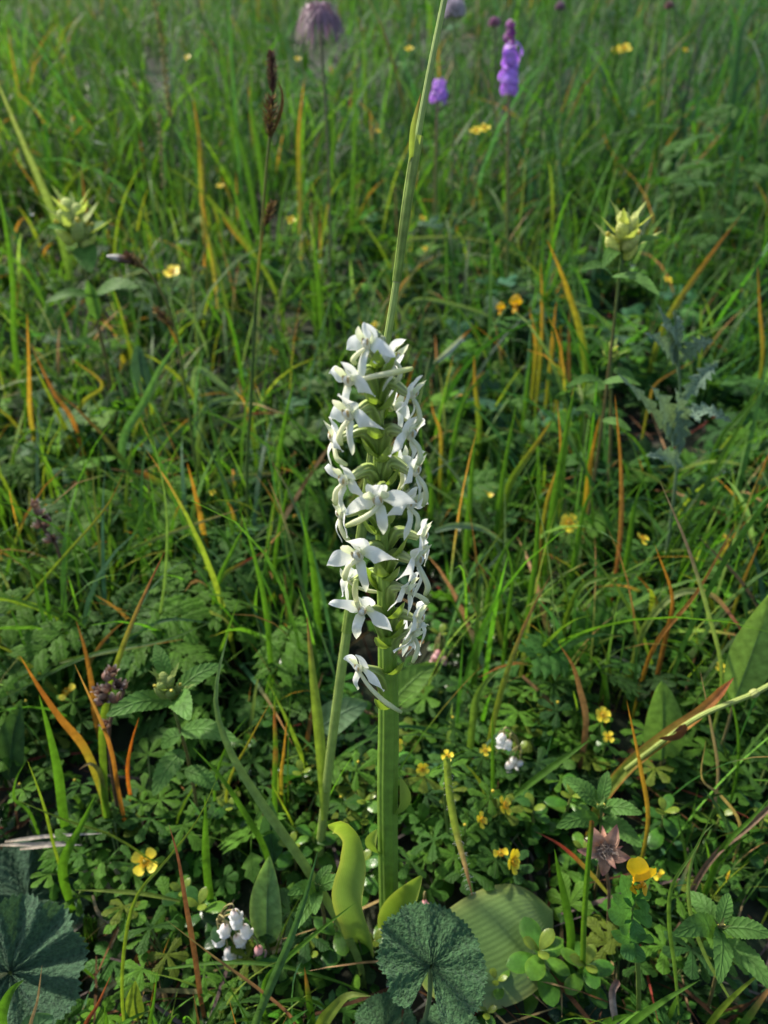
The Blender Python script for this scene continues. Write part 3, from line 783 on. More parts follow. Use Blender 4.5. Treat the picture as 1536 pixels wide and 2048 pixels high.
TB([(312, 1300), (331, 1150), (332, 1010), (305, 868)], 5, (.13, .22, .06), G4, GB)
TB([(228, 1112), (300, 1082), (390, 1048), (482, 1018)], 6, [(0, FRESH), (.6, (.25, .27, .09)), (1, STRAW)], 'straw thin stem slanting over the ferny leaves', root=False, k=.82)
TB([(400, 845), (418, 808), (470, 796), (520, 800)], 10, (.14, .23, .11), 'pale blade arched like a bridge near the dark sedge', k=.84)
TB([(395, 738), (450, 775), (490, 805), (530, 860)], 10, (.14, .23, .11), G4, GB, k=.82)
TB([(405, 862), (470, 836), (520, 826), (558, 828)], 9, [(0, MID), (.7, (.16, .2, .08)), (.8, REDB), (1, (.4, .2, .1))], G2, GB, k=.82)
TB([(250, 700), (240, 760), (215, 790)], 9, OT(YG, .5), G2, GB)
TB([(145, 840), (110, 790), (85, 740), (62, 690)], 7, [(0, ORANGE), (1, (.2, .08, .03))], G3, GB, k=.8)
TB([(62, 840), (58, 730), (54, 625)], 7, OT(YG, .3), G3, GB, k=.8)
TB([(160, 815), (205, 770), (140, 716)], 8, OT(YG, .7), G2, GB, k=.8)
TB([(240, 1290), (330, 1240), (420, 1245)], 6, BLUE, G4, GB, k=.86, root=False)
TB([(440, 1160), (480, 1130), (535, 1100)], 9, [(0, FRESH), (.6, YG), (.8, REDB), (1, BROWN)], G2, GB, k=.85)
TB([(430, 1190), (470, 1090), (496, 1040)], 9, FRESH, G1, GB, k=.85)
TB([(550, 1120), (570, 1000), (582, 940)], 7, FRESH, G1, GB, k=.85)
TB([(0, 1255), (60, 1190), (130, 1110), (215, 1010), (250, 940)], 6, [(0, (.05, .06, .03)), (.6, YG), (1, BROWN)], 'long dark stem leaning over the ferny leaves on the left', k=.84)
# upper left
for pth, w_, c_ in [([(510, 430), (490, 320), (470, 250), (447, 165)], 9, FRESH), ([(530, 400), (515, 290), (502, 215), (505, 140)], 10, FRESH), ([(505, 520), (480, 420), (450, 325)], 9, FRESH), ([(705, 420), (710, 250), (706, 95)], 7, FRESH), ([(660, 380), (668, 280), (660, 170)], 8, FRESH),
                    ([(620, 560), (590, 590), (530, 640)], 10, FRESH), ([(640, 600), (630, 500), (635, 440)], 8, FRESH), ([(300, 300), (255, 215), (195, 100)], 8, MID), ([(540, 560), (400, 380), (330, 330)], 7, YG)]:
    TB(pth, w_, c_, 'blurred green grass blade standing near the dark sedge', 'blurred blades in the upper meadow', k=.8)
for pth, w_ in [([(600, 420), (598, 260), (609, 155)], 10), ([(405, 420), (398, 280), (386, 195)], 10), ([(500, 505), (470, 470), (441, 428)], 9), ([(215, 460), (225, 520), (245, 590)], 5), ([(430, 560), (412, 450), (400, 380)], 8)]:
    TB(pth, w_*.75, OT(STRAW, .55), 'blurred orange straw blade standing near the dark sedge', 'blurred orange blades in the upper meadow', k=.8)
TB([(120, 470), (95, 400), (48, 290), (-20, 130)], 11, [(0, FRESH), (1, (.3, .34, .14))], 'smooth straw green stalk leaning out of the meadow past the white rattle head', k=.8, dy=-.02)
TB([(30, 700), (25, 560), (5, 420), (-10, 350)], 9, FRESH, G1, GB, k=.8)
# right
TB([(958, 850), (950, 770), (948, 710)], 9, [(0, FRESH), (.5, YG), (1, ORANGE)], G2, GB, k=.84)
TB([(1015, 980), (1050, 920), (1078, 880), (1103, 841)], 12, [(0, FRESH), (.6, YG), (.9, (.4, .28, .03)), (1, ORANGE)], 'yellow green blade with an orange point above the yellow buttercup flowers', k=.84)
TB([(1100, 1060), (1122, 920), (1152, 760)], 13, FRESH, 'long bright blade standing right of the orchid', k=.84)
TB([(1172, 1010), (1182, 920), (1201, 826)], 10, [(0, YG), (.5, (.4, .24, .03)), (1, ORANGE)], G3, GB, k=.84)
TB([(1055, 1240), (1074, 1080), (1075, 905)], 10, FRESH, 'tall straight blade right of the orchid beside the open yellow flower', k=.85)
TB([(980, 1180), (1010, 1100), (1060, 1040)], 9, FRESH, G1, GB, k=.85)
TB([(870, 1062), (905, 1052), (960, 1056), (1015, 1090)], 11, (.15, .24, .13), 'pale arched blade touching the right side of the orchid spike', k=.80, root=False)
TB([(1444, 1360), (1415, 1220), (1372, 1085), (1345, 1020), (1318, 958)], 7, [(0, (.2, .3, .06)), (.55, (.22, .3, .1)), (.65, (.16, .12, .13)), (1, GREYB)], 'grass culm with a thin grey purple flower spike', k=.85)
TB([(1545, 1260), (1480, 1160), (1395, 1072)], 6, (.06, .05, .05), 'dark thin grass culm leaning left at the edge of the ovate leaf plant', k=.85, root=False)
TB([(1295, 1245), (1360, 1185), (1420, 1188), (1465, 1235), (1500, 1288)], 11, [(0, YG), (.55, (.24, .3, .1)), (.8, (.32, .12, .13)), (1, BROWN)], 'arched pale blade with a pink brown tip', k=.85)
TB([(1135, 1230), (1170, 1168), (1250, 1148), (1360, 1135)], 9, [(0, YG), (1, FRESH)], 'bent over green blade arching right', k=.85)
TB([(1172, 1440), (1160, 1380), (1145, 1330), (1118, 1288)], 10, [(0, BROWN), (.5, (.5, .28, .1)), (1, ORANGE)], 'curled orange straw blade above the lone ovate leaf plant', k=.88, mat=DRY)
TB([(1310, 1290), (1390, 1190), (1475, 1040)], 7, [(0, YG), (.3, ORANGE), (1, (.26, .12, .05))], G3, GB, k=.85)
TB([(1330, 1280), (1345, 1200), (1310, 1090)], 8, [(0, BROWN), (1, ORANGE)], G3, GB, k=.85)
TB([(1240, 1080), (1242, 940), (1230, 790)], 8, [(0, REDB), (.5, (.28, .14, .05)), (1, ORANGE)], G3, GB, k=.82)
TB([(1170, 720), (1135, 580), (1094, 478)], 11, [(0, FRESH), (.4, YG), (.8, (.42, .27, .03)), (1, ORANGE)], 'tall yellow orange blade between the yellow pea flowers and the rattle', k=.8)
TB([(1325, 660), (1400, 540), (1488, 422)], 10, [(0, YG), (.5, (.28, .27, .03)), (.8, ORANGE), (1, BROWN)], 'slanting yellow blade with an orange tip right of the rattle', k=.8)
for pth, w_ in [([(1082, 700), (1084, 600), (1081, 518)], 8), ([(1104, 700), (1108, 650), (1113, 600)], 10), ([(1072, 690), (1066, 650), (1058, 615)], 10), ([(1122, 720), (1122, 690), (1121, 650)], 8), ([(880, 860), (868, 830), (862, 800)], 8), ([(1525, 720), (1520, 620), (1515, 530)], 8), ([(1240, 350), (1220, 300), (1200, 255)], 8), ([(1095, 1000), (1120, 920), (1115, 800)], 9), ([(1300, 800), (1310, 770), (1390, 720)], 6), ([(1480, 1180), (1500, 1130), (1535, 1050)], 7)]:
    TB(pth, w_*.75, OT(YG, .35), 'short upright orange dry blade tip in the meadow right of the orchid', 'orange blades right of the orchid', k=.82)
TB([(1456, 260), (1470, 140), (1487, 50), (1536, -10)], 14, BLUE, 'broad blue green blade bending over in the upper right meadow', k=.72)
TB([(1475, 200), (1510, 150), (1545, 90)], 14, BLUE, 'short broad blue green blade beside the bending one', k=.72)
TB([(1290, 200), (1305, 90), (1318, -20)], 8, PALE, 'pale upright grass stalk in the upper right meadow', k=.72)
TB([(800, 492), (880, 475), (980, 486), (1060, 520)], 6, (.15, .2, .07), G4, GB, k=.8)
TB([(820, 606), (900, 608), (985, 636), (1040, 672)], 7, (.14, .22, .08), G4, GB, k=.8)
TB([(868, 728), (900, 700), (945, 655)], 9, [(0, (.3, .34, .3)), (.7, (.45, .5, .52)), (.8, ORANGE), (1, BROWN)], 'silvery dew covered broken blade behind the orchid top', k=.8, root=False)
for pth, w_ in [([(1000, 1000), (1015, 900), (1035, 800)], 9), ([(935, 1060), (945, 930), (950, 870)], 10), ([(1150, 1110), (1175, 1000), (1210, 950)], 9), ([(1255, 1110), (1270, 1010), (1290, 950)], 10), ([(1015, 1240), (1025, 1150), (1010, 1080)], 7), ([(1380, 1090), (1430, 1000), (1470, 930)], 8), ([(905, 900), (930, 800), (975, 740)], 8), ([(1440, 880), (1490, 820), (1536, 740)], 9), ([(1050, 820), (1058, 740), (1070, 690)], 8), ([(860, 960), (845, 900), (840, 840)], 9)]:
    TB(pth, w_, FRESH, 'green grass blade standing in the meadow right of the orchid', 'green blades right of the orchid', k=.84)
# foreground right
TB([(1045, 1352), (1110, 1410), (1200, 1470), (1310, 1545), (1425, 1645)], 8, [(0, (.26, .14, .13)), (.35, (.2, .18, .09)), (1, (.22, .3, .06))], 'long purple to green culm slanting down towards the withered flower', k=.88, root=False)
TB([(1164, 1945), (1168, 1840), (1176, 1730), (1184, 1640)], 11, [(0, (.13, .24, .03)), (.9, FRESH), (1, BROWN)], 'straight thick green stalk standing in front of the withered flower', k=.93, fold=.7, prof=lambda t: 1-.35*t)
TB([(1142, 1880), (1132, 1810), (1118, 1745), (1109, 1698)], 14, FRESH, 'broad tapering blade right of the large orchid leaf', k=.92)
TB([(1358, 2030), (1350, 1940), (1338, 1840), (1345, 1770), (1395, 1690), (1432, 1605)], 7, (.11, .20, .04), 'thin green stem arching down right of the yellow pea flower', k=.9, root=False)
TB([(1458, 1995), (1410, 1910), (1380, 1820), (1380, 1740), (1405, 1670), (1430, 1645)], 7, (.15, .23, .07), 'thin pale stem hooking down over the serrated rattle rosette', k=.9, root=False)
TB([(1395, 1760), (1440, 1700), (1490, 1660), (1545, 1610)], 10, [(0, (.12, .08, .05)), (1, (.22, .15, .1))], 'dead brown twig leaning right of the yellow pea flower', k=.92, mat=DRY, fold=.8, prof=lambda t: 1-.2*t, name='dead_twig', cat='twig')
TB([(1420, 1760), (1450, 1690), (1500, 1640), (1545, 1590)], 10, FRESH, 'bright green blade lying along the dead twig', k=.92)
TB([(785, 1515), (840, 1560), (900, 1610), (945, 1640)], 8, [(0, (.26, .13, .09)), (.6, (.3, .2, .16)), (1, (.5, .5, .5))], 'brown and silver dead twig crossing behind the orchid stem', k=.93, root=False, mat=DRY, fold=.8, prof=lambda t: 1-.3*t, name='dead_twig', cat='twig')
TB([(1296, 1640), (1282, 1540), (1268, 1470), (1253, 1400)], 7, OT(YG, .1), 'thin upright orange blade below the ovate leaf', k=.9)
TB([(1025, 1595), (1075, 1555), (1130, 1515), (1182, 1478)], 11, FRESH, 'green blade slanting above the yellow blossoms', k=.9, root=False)
TB([(1222, 1795), (1170, 1735), (1120, 1690), (1068, 1662)], 7, [(0, (.2, .24, .05)), (.4, (.3, .2, .04)), (.6, (.35, .05, .04)), (1, (.05, .03, .03))], 'thin culm turning red and black towards its tip', k=.92, root=False)
TB([(1233, 2060), (1226, 2010), (1226, 1980), (1238, 1960)], 12, [(0, (.2, .18, .18)), (.6, (.3, .28, .28)), (1, (.14, .08, .06))], 'stubby grey dead stalk curling at the bottom', k=.93, mat=DRY, fold=.8, prof=lambda t: .9+0*t, name='dead_stalk', cat='stalk')
TB([(945, 1450), (955, 1390), (985, 1350), (1020, 1330)], 12, (.13, .22, .04), 'bent green blade above the low yellow buds', k=.88)
TB([(985, 1580), (985, 1500), (985, 1420)], 7, FRESH, G1, GB, k=.9)
TB([(1420, 2048), (1470, 1990), (1540, 1930)], 10, YG, 'yellowish blade slanting out of the lower right corner', k=.9)
TB([(1250, 2060), (1330, 2000), (1400, 1960)], 12, FRESH, 'dark broad blade low in the lower right corner', k=.9)
TB([(1475, 1540), (1470, 1430), (1430, 1330)], 5, FRESH, G4, GB, k=.86)
TB([(1436, 1560), (1420, 1440), (1400, 1340)], 5, (.3, .22, .16), 'thin straw stem behind the orange tipped broad blade', k=.88)
TB([(1480, 1650), (1440, 1590), (1405, 1560), (1412, 1480)], 5, STRAW, 'thin kinked straw stem right of the ovate leaf', k=.9)

def hairs(name, path, n, ln, k, dy=0):
    pass

# broad half dried blade with its stalk
def make_broad_blade():
    y0 = basept(1205, 1600, .93)[1]
    P = pxpath([(1200, 1605), (1260, 1530), (1330, 1475), (1400, 1425), (1468, 1355)], y0, y0-.006)
    root = thing('broad_reed_grass', 'broad green blade drying orange on its long jointed stalk', 'grass', P[0])
    s = spline(P, 30)
    part('leaf', sheet(s, mpx(P[2], 26), lambda t: np.interp(t, [0, .3, .7, .93, 1], [.5, .95, 1, .6, .02]), unit(CAM-P[2])+A([.2, 0, .5]), m=7, cup=.1, fold=.35, col=[(0, (.2, .26, .04)), (.4, (.2, .27, .05)), (.62, (.34, .26, .05)), (.8, (.38, .20, .06)), (1, (.4, .1, .06))], edge=(.42, .18, .05)), GRASS, root)
    q = A([at(1395, 1435, y0-.008), at(1450, 1410, y0-.008), at(1508, 1387, y0-.007), at(1560, 1358, y0-.005)])
    part('stalk', tube(spline(np.r_[s[12:13], q], 20), .0011, 8, col=(.27, .34, .08)), STEM, root)
    part('node', blob(q[2], (.0019, .0021), col=(.3, .33, .1), axis=q[3]-q[2]), STEM, root)
    pp = A([at(1318, 1478, y0-.008), at(1355, 1470, y0-.014), at(1366, 1452, y0-.016), at(1345, 1466, y0-.017)])
    part('withered_flap', sheet(spline(pp, 12), .004, lanc, TOCAM, m=5, cup=.3, col=BROWN), DRY, root)
make_broad_blade()

# ------------------------------------------------------------------ shared meshes for repeated parts
def shared(name, tpl, mat, tint=None):
    return MB().add(xf(tpl, tint=tint)).mesh(name, mat)
GREENS = [A(FRESH)*1.05, A(FRESH)*.85, A(MID)*1.1, A(MID)*.85, A(YG)*.62, A(DARK)*1.3]
PALM_ME = [shared('leaf', palmate(5, .0125, .0056, 10, teeth=(4, .34)), LEAF, g) for g in GREENS] + [shared('leaf', palmate(5, .012, .0045, 10, teeth=(4, .45), spread=4.4), LEAF, g) for g in GREENS[:4]]
DIV_ME = [shared('leaf', divided(.034+.005*i, 5, .0115, n=13), LEAF, g) for i, g in enumerate([A(FRESH)*1.0, A(FRESH)*.8, A(MID)*1.15, A(FRESH)*.9, A(MID)*.9])]
OBT = sheet(arc(.0125, .5, 11), .0068, obov, (0, 0, 1), m=7, cup=-.22, fold=.16, col=(1, 1, 1), edge=(1.25, 1.1, .9))
OB_ME = [shared('leaf', OBT, GLOSS, c) for c in ((.045, .135, .018), (.056, .155, .02), (.034, .10, .02), (.08, .185, .024), (.026, .066, .026))]
OBY_ME = shared('leaf', xf(OBT, s=.62), GLOSS, (.13, .19, .025))

def tilt_frame(az, up_tilt, roll=0.0):
    """x axis points out at azimuth az (from +X), raised by up_tilt."""
    return rotz(az) @ roty(-up_tilt) @ rotx(roll)

def gpt(px, py, k=1.0):
    g = basept(px, py, k); return A([g[0], g[1], float(gz(g[0], g[1]))])

# ------------------------------------------------------------------ sedges with dark spikes
def spike_mesh(p0, p1, rad, n, cols, ln, seed=0, open_=.6):
    r_ = np.random.default_rng(seed); mb = MB(); p0 = A(p0); p1 = A(p1)
    ax = unit(p1-p0); e1 = unit(np.cross(ax, [.2, 1, .1])); e2 = np.cross(ax, e1)
    mb.add(tube(spline([p0, p1], 6), rad*.25, 6, col=tuple(A(cols[0])*.7)))
    for i in range(n):
        t = (i+.5)/n; a = i*2.4+r_.uniform(-.3, .3)
        d = e1*math.cos(a)+e2*math.sin(a)
        b = p0+(p1-p0)*t; w_ = rad*(math.sin(math.pi*(.12+.8*t))**.5)
        tip = b+d*w_*open_*r_.uniform(.8, 1.3)+ax*ln*r_.uniform(.7, 1.2)
        m = b+d*w_*.8+ax*ln*.35
        c = A(cols[r_.integers(len(cols))])*r_.uniform(.7, 1.3)
        mb.add(sheet(spline([b, m, tip], 5), ln*.42, lanc, d, m=3, cup=0, fold=-.5, col=[(0, tuple(c)), (.6, tuple(c)), (1, tuple(c*1.5+.03))]))
    return mb

def make_sedges():
    y0 = basept(497, 940, .76)[1]
    path = [(494, 960), (503, 780), (511, 610), (522, 480), (531, 360), (540, 260), (545, 185), (544, 110)]
    P = pxpath(path, y0, y0-.01)
    root = thing('sedge', 'slender upright sedge carrying three dark brown flower spikes', 'sedge', P[0])
    s = spline(P, 50)
    part('culm', tube(s[:47], np.linspace(.0011, .0006, 47), 6, col=[(0, (.10, .17, .03)), (.5, (.06, .11, .03)), (.6, (.2, .2, .03)), (1, (.12, .16, .04))]), STEM, root)
    yy = y0-.009
    DB = [(.13, .065, .05), (.17, .09, .06), (.09, .045, .04)]
    GBR = [(.17, .11, .04), (.24, .17, .05), (.09, .05, .03)]
    f = mpx(P[-1], 1)
    part('top_spike', spike_mesh(at(546, 184, yy), at(542, 106, yy), 12*f, 170, DB, 9*f, 3, 1.0), DRY, root)
    part('spike', spike_mesh(at(540, 275, yy), at(542, 200, yy), 17*f, 70, GBR, 17*f, 4, 1.1), DRY, root)
    part('spike', spike_mesh(at(530, 452, yy), at(544, 408, yy-.003), 11*f, 44, GBR, 15*f, 5, 1.2), DRY, root)
    part('bract', sheet(spline([at(543, 275, yy), at(562, 225, yy-.003), at(565, 190, yy-.003), at(556, 160, yy)], 14), 7*f, lanc, TOCAM, m=3, fold=.5, col=(.22, .11, .03)), DRY, root)
    part('bract', sheet(spline([at(515, 570, yy+.005), at(520, 510, yy), at(528, 455, yy)], 14), 6*f, lanc, TOCAM, m=3, fold=.5, col=[(0, (.3, .33, .05)), (.6, (.4, .36, .06)), (1, (.12, .05, .02))]), DRY, root)
    y0 = basept(372, 900, .76)[1]
    path = [(388, 900), (368, 760), (352, 665), (330, 600), (300, 548), (283, 530)]
    P = pxpath(path, y0, y0-.012)
    root = thing('sedge', 'short sedge bent left with a white tipped dark spike', 'sedge', P[0])
    s = spline(P, 40); f = mpx(P[-1], 1); yy = y0-.012
    part('culm', tube(s, np.linspace(.0011, .0006, 40), 6, col=[(0, (.10, .17, .03)), (.7, (.16, .2, .05)), (1, (.2, .13, .04))]), STEM, root)
    part('spike', spike_mesh(at(288, 536, yy), at(258, 512, yy), 11*f, 34, GBR, 16*f, 6, 1.3), DRY, root)
    part('top_spike', capped(spline([at(268, 524, yy), at(240, 517, yy), at(214, 512, yy)], 12), [4*f, 7*f, 8*f, 6*f, 2*f], 8, col=[(0, DB[0]), (.5, (.12, .08, .06)), (.62, (.6, .57, .5)), (1, (.75, .72, .66))]), DRY, root)
    part('spike', spike_mesh(at(346, 652, yy+.004), at(314, 622, yy), 11*f, 34, GBR, 16*f, 7, 1.2), DRY, root)
    part('bract', sheet(spline([at(356, 690, yy+.006), at(348, 670, yy+.003), at(330, 640, yy)], 8), 7*f, lanc, TOCAM, m=3, fold=.4, col=[(0, (.3, .3, .04)), (1, ORANGE)]), DRY, root)
make_sedges()

# ------------------------------------------------------------------ yellow rattles
def rattle_leaf(P, Wm, col, nrm, n=41):
    return sheet(spline(P, n), Wm, lambda t: lanc(t)**.8, nrm, m=7, cup=0, fold=.12, col=col, teeth=(12, .15), ripple=.014, rk=12)

def rattle(label, head, base, k, leaves, hs, col, headcol, bracts=10, calyces=7, group=None, stemcol=(.16, .13, .05), dyb=0.0, hh=None):
    """head px, base px, leaves [(attach px, tip px, tip dy, width px)]"""
    yb = basept(*base, k)[1]
    B = at(*base, yb); B[2] = float(gz(B[0], yb))-.003
    H = at(*head, yb+dyb)
    root = thing('yellow_rattle', label, 'wildflower', B, group)
    f = mpx(H, 1)
    st = spline([B, (B+H)/2+A([.002, .001, 0]), H], 24)
    part('stem', tube(st, np.linspace(4.5*f, 3*f, 24), 6, col=[(0, stemcol), (.7, stemcol), (1, col)]), STEM, root)
    for (a, t_, dy, wp) in leaves:
        A0 = at(*a, yb+dyb*.8); T0 = at(*t_, yb+dyb+dy)
        md = (A0+T0)/2+A([0, 0, .12*np.linalg.norm(T0-A0)])
        part('leaf', rattle_leaf([A0, md, T0], wp*f, [(0, tuple(A(col)*.9)), (1, col)], A([0, -.55, .85])), LEAF, root)
    r_ = random.Random(int(head[0]))
    for i in range(calyces):
        a = i*2.4+.6; t = i/max(calyces-1, 1)
        c = H+A([math.cos(a)*.20*hs*f*(1.2-t), math.sin(a)*.20*hs*f*(1.2-t)-.05*hs*f, (-.30+.55*t)*hs*f])
        ax = A([math.cos(a)*.6, math.sin(a)*.6, 1.0])
        cal = part('flower', blob(c, (.14*hs*f, .24*hs*f), 9, 12, col=[(0, tuple(A(headcol)*.8)), (.7, headcol), (1, tuple(A(headcol)*1.1))], pw=.75, axis=ax), LEAF, root)
        if i < 3:
            cc = c+unit(ax)*.24*hs*f
            part('petal_lip', blob(cc, (.05*hs*f, .10*hs*f), 5, 7, col=(.62, .56, .10), axis=ax+A([0, -.8, 0])), YELLOW, cal)
    for i in range(bracts):
        a = i*2.4; t = i/bracts
        b0 = H+A([0, 0, (-.35+.6*t)*hs*f])
        d = A([math.cos(a), math.sin(a), .55+.8*t]); d = unit(d)
        ln = hs*f*(.92-.30*t)
        part('bract', sheet(spline([b0, b0+d*ln*.5+A([0, 0, -.04*ln]), b0+d*ln], 17), ln*.5, lambda t: np.clip(1-t, 0, 1)**.8*np.clip(t*6+.3, 0, 1)+.01, UP*.7+d*-.3, m=5, fold=.3, cup=0, col=[(0, tuple(A(headcol)*.85)), (1, tuple((A(headcol)+A(col))/2))], teeth=(4, .4)), LEAF, root)
    return root

RC = (.095, .205, .045)
rattle('yellow rattle with toothed leaves and closed flower head beside the brown seed spike', (335, 1372), (388, 1610), .93,
       [((345, 1400), (212, 1432), -.012, 46), ((350, 1385), (448, 1330), .012, 40), ((335, 1360), (310, 1288), .012, 34), ((350, 1395), (380, 1440), -.022, 52), ((362, 1462), (476, 1482), -.010, 44), ((366, 1500), (306, 1592), -.016, 50), ((362, 1470), (322, 1495), .006, 40), ((370, 1540), (440, 1580), -.004, 40)], 72, RC, (.27, .33, .10), dyb=-.012, bracts=5)
rattle('pale yellow rattle head on a leafy stem leaning beside the smooth straw green stalk', (148, 446), (205, 700), .74,
       [((165, 480), (95, 455), -.02, 40), ((165, 480), (220, 450), .0, 36), ((165, 490), (182, 545), -.02, 50), ((188, 590), (90, 605), -.01, 26), ((190, 590), (278, 575), -.01, 40), ((195, 640), (175, 560), 0, 30), ((200, 700), (150, 680), -.01, 30)], 100, RC, (.50, .56, .20), dyb=-.01)
rattle('pale yellow rattle head standing above the grey lobed leaves', (1248, 470), (1200, 880), .74,
       [((1240, 505), (1322, 475), -.01, 26), ((1238, 500), (1205, 535), -.02, 30), ((1225, 550), (1162, 540), -.02, 30), ((1225, 552), (1318, 590), -.03, 34), ((1210, 650), (1155, 620), -.01, 24), ((1205, 760), (1130, 775), -.01, 22), ((1205, 765), (1282, 770), -.01, 22), ((1205, 840), (1262, 862), -.01, 24), ((1203, 830), (1150, 820), -.01, 24)], 96, RC, (.55, .58, .20), dyb=-.008)
rattle('small budding yellow rattle half hidden beside the grey lobed leaves', (1222, 703), (1240, 900), .80, [((1222, 720), (1180, 675), -.01, 26), ((1226, 740), (1270, 760), -.01, 22), ((1228, 770), (1170, 790), -.01, 22)], 46, RC, (.30, .38, .09), bracts=5, calyces=4)
rattle('flowerless young rattle with a star of serrated leaves in front of the dead twig', (1442, 1852), (1440, 1960), .93,
       [((1440, 1855), (1372, 1782), .016, 44), ((1440, 1850), (1458, 1786), .012, 34), ((1445, 1855), (1545, 1872), -.003, 42), ((1442, 1860), (1438, 1968), -.022, 48), ((1438, 1860), (1345, 1870), -.012, 46), ((1450, 1880), (1550, 1985), -.016, 46)], 26, (.085, .19, .04), (.14, .14, .06), dyb=-.014, bracts=4, calyces=3)
rattle('young leafy rattle standing behind the withered brown flower', (1202, 1612), (1205, 1720), .93,
       [((1200, 1615), (1284, 1628), -.006, 34), ((1200, 1612), (1128, 1556), .010, 38), ((1202, 1605), (1216, 1542), .012, 28), ((1200, 1640), (1284, 1694), -.012, 42), ((1198, 1640), (1112, 1655), -.008, 36), ((1200, 1620), (1186, 1580), .01, 26)], 28, (.085, .19, .04), (.16, .25, .07), dyb=-.01, bracts=4, calyces=3)
rattle('young rattle with toothed leaves in front of the curled orchid leaf', (633, 1770), (640, 1850), .94,
       [((633, 1772), (664, 1730), .008, 26), ((635, 1775), (700, 1762), -.002, 30), ((633, 1778), (575, 1790), -.01, 30), ((634, 1780), (630, 1830), -.012, 30), ((632, 1790), (590, 1860), -.014, 34)], 14, RC, (.15, .24, .07), dyb=-.01, bracts=3, calyces=2)

# ------------------------------------------------------------------ mauve orchids far back
def floret_tpl(c):
    mb = MB()
    for a in (.5, 1.57, 2.64):
        mb.add(xf(sheet(arc(.0042, .3, 6), .0026, ovat, (0, 0, 1), m=3, col=c), rotz(a) @ roty(.2)))
    for a in (-.9, -1.57, -2.24):
        mb.add(xf(sheet(arc(.0052, .6, 6), .0034, obov, (0, 0, 1), m=3, col=tuple(A(c)*1.25)), rotz(a) @ roty(.3)))
    return mb.tpl()
FLORET = shared('floret', floret_tpl((.50, .26, .70)), MAUVE); FLORETD = shared('floret', floret_tpl((.26, .07, .26)), MAUVE)
def mauve_orchid(label, top, bot, base, wpx, n, tipdark, k):
    yb = basept(*base, k)[1]
    B = at(*base, yb); B[2] = float(gz(B[0], yb))-.003
    T0, T1 = at(*bot, yb), at(*top, yb); f = mpx(T0, 1)
    root = thing('mauve_orchid', label, 'orchid', B)
    part('stem', tube(spline([B, T0, T1], 30), np.linspace(5*f, 2*f, 30), 7, col=[(0, (.13, .22, .04)), (.55, (.2, .17, .06)), (1, (.2, .08, .16))]), STEM, root)
    e = wpx*f/2
    for i in range(n):
        t = (i+.5)/n; a = i*2.4
        d = A([math.cos(a), math.sin(a), .15])
        dark = t > tipdark
        c = T0+(T1-T0)*t+d*e*(1.0 if not dark else .75*(1.6-t))*random.uniform(.35, .85)
        fz = unit(d+A([random.uniform(-.4, .4), random.uniform(-.4, .4), random.uniform(-.2, .6)])); M = frame(np.cross(UP, fz), fz)
        inst('floret', FLORETD if dark else FLORET, root, c, M, (wpx*f/2)/.0072*(1.0 if not dark else .55)*random.uniform(.8, 1.25))
mauve_orchid('purple orchid spike with a darker budded tip standing on the far slope', (1022, 42), (1018, 178), (1028, 470), 52, 34, .64, .74)
mauve_orchid('short magenta flower head behind the tall grass culm', (880, 168), (876, 196), (872, 420), 40, 18, 2.0, .78)

# ------------------------------------------------------------------ feathery seed head
def make_seedhead():
    yb = basept(650, 420, .68)[1]
    B = at(650, 420, yb); B[2] = float(gz(B[0], yb))-.003
    H = at(640, 32, yb); f = mpx(H, 1)
    root = thing('pasque_seedhead', 'drooping feathery mauve grey seed head on a bare stem', 'seed head', B)
    part('stem', tube(spline([B, (B+H)/2+A([.004, 0, 0]), H], 20), 3.2*f, 6, col=(.14, .15, .07)), STEM, root)
    part('receptacle', blob(H, (10*f, 12*f), col=(.10, .06, .06)), DRY, root)
    mb = MB(); r_ = np.random.default_rng(9)
    for i in range(240):
        a = r_.uniform(0, 6.283); e = r_.uniform(-.3, 1.0)
        d = A([math.cos(a)*math.cos(e), math.sin(a)*math.cos(e), math.sin(e)])
        p1 = H+d*30*f; p2 = H+d*48*f+A([0, 0, -r_.uniform(10, 34)*f]); p3 = p2+A([d[0]*8, d[1]*8, -r_.uniform(10, 34)])*f
        c = A([.26, .17, .22])*r_.uniform(.7, 1.3)
        mb.add(sheet(spline([H+d*6*f, p1, p2, p3], 8), 2.6*f, lanc, d, m=2, cup=0, col=tuple(c)))
    o = part('plume', mb, MAUVE, root); o['kind'] = 'stuff'
make_seedhead()

# ------------------------------------------------------------------ grass flower spikes and clover heads far back
def make_catkin(label, path, k, wpx, col, n):
    yb = basept(*path[0], k)[1]
    P = pxpath(path, yb, yb-.02)
    root = thing('flowering_grass', label, 'grass', P[0])
    s = spline(P, 60); f = mpx(P[-1], 1)
    part('culm', tube(s, np.linspace(2.5, 1.5, 60)*f, 6, col=[(0, FRESH), (1, (.24, .25, .08))]), STEM, root)
    i0 = int(.5*59); mb = MB(); r_ = np.random.default_rng(5)
    for i in range(n):
        q = i0+(59-i0)*i/n; p = s[int(q)]
        a = r_.uniform(0, 6.28); d = A([math.cos(a), math.sin(a), .6])
        mb.add(blob(p+d*wpx*f*.22, (wpx*f*.16, wpx*f*.34), 4, 5, col=tuple(A(col)*r_.uniform(.7, 1.25)), axis=d))
    part('flower_spike', mb, DRY, root)
make_catkin('thin yellow grass flower spike rising into the blurred upper meadow', [(350, 330), (342, 240), (334, 175), (322, 70), (306, -25)], .72, 15, (.38, .30, .10), 90)
make_catkin('short straw grass flower spike behind the dark sedges', [(330, 420), (325, 330), (322, 280), (318, 225)], .74, 12, (.36, .30, .14), 50)
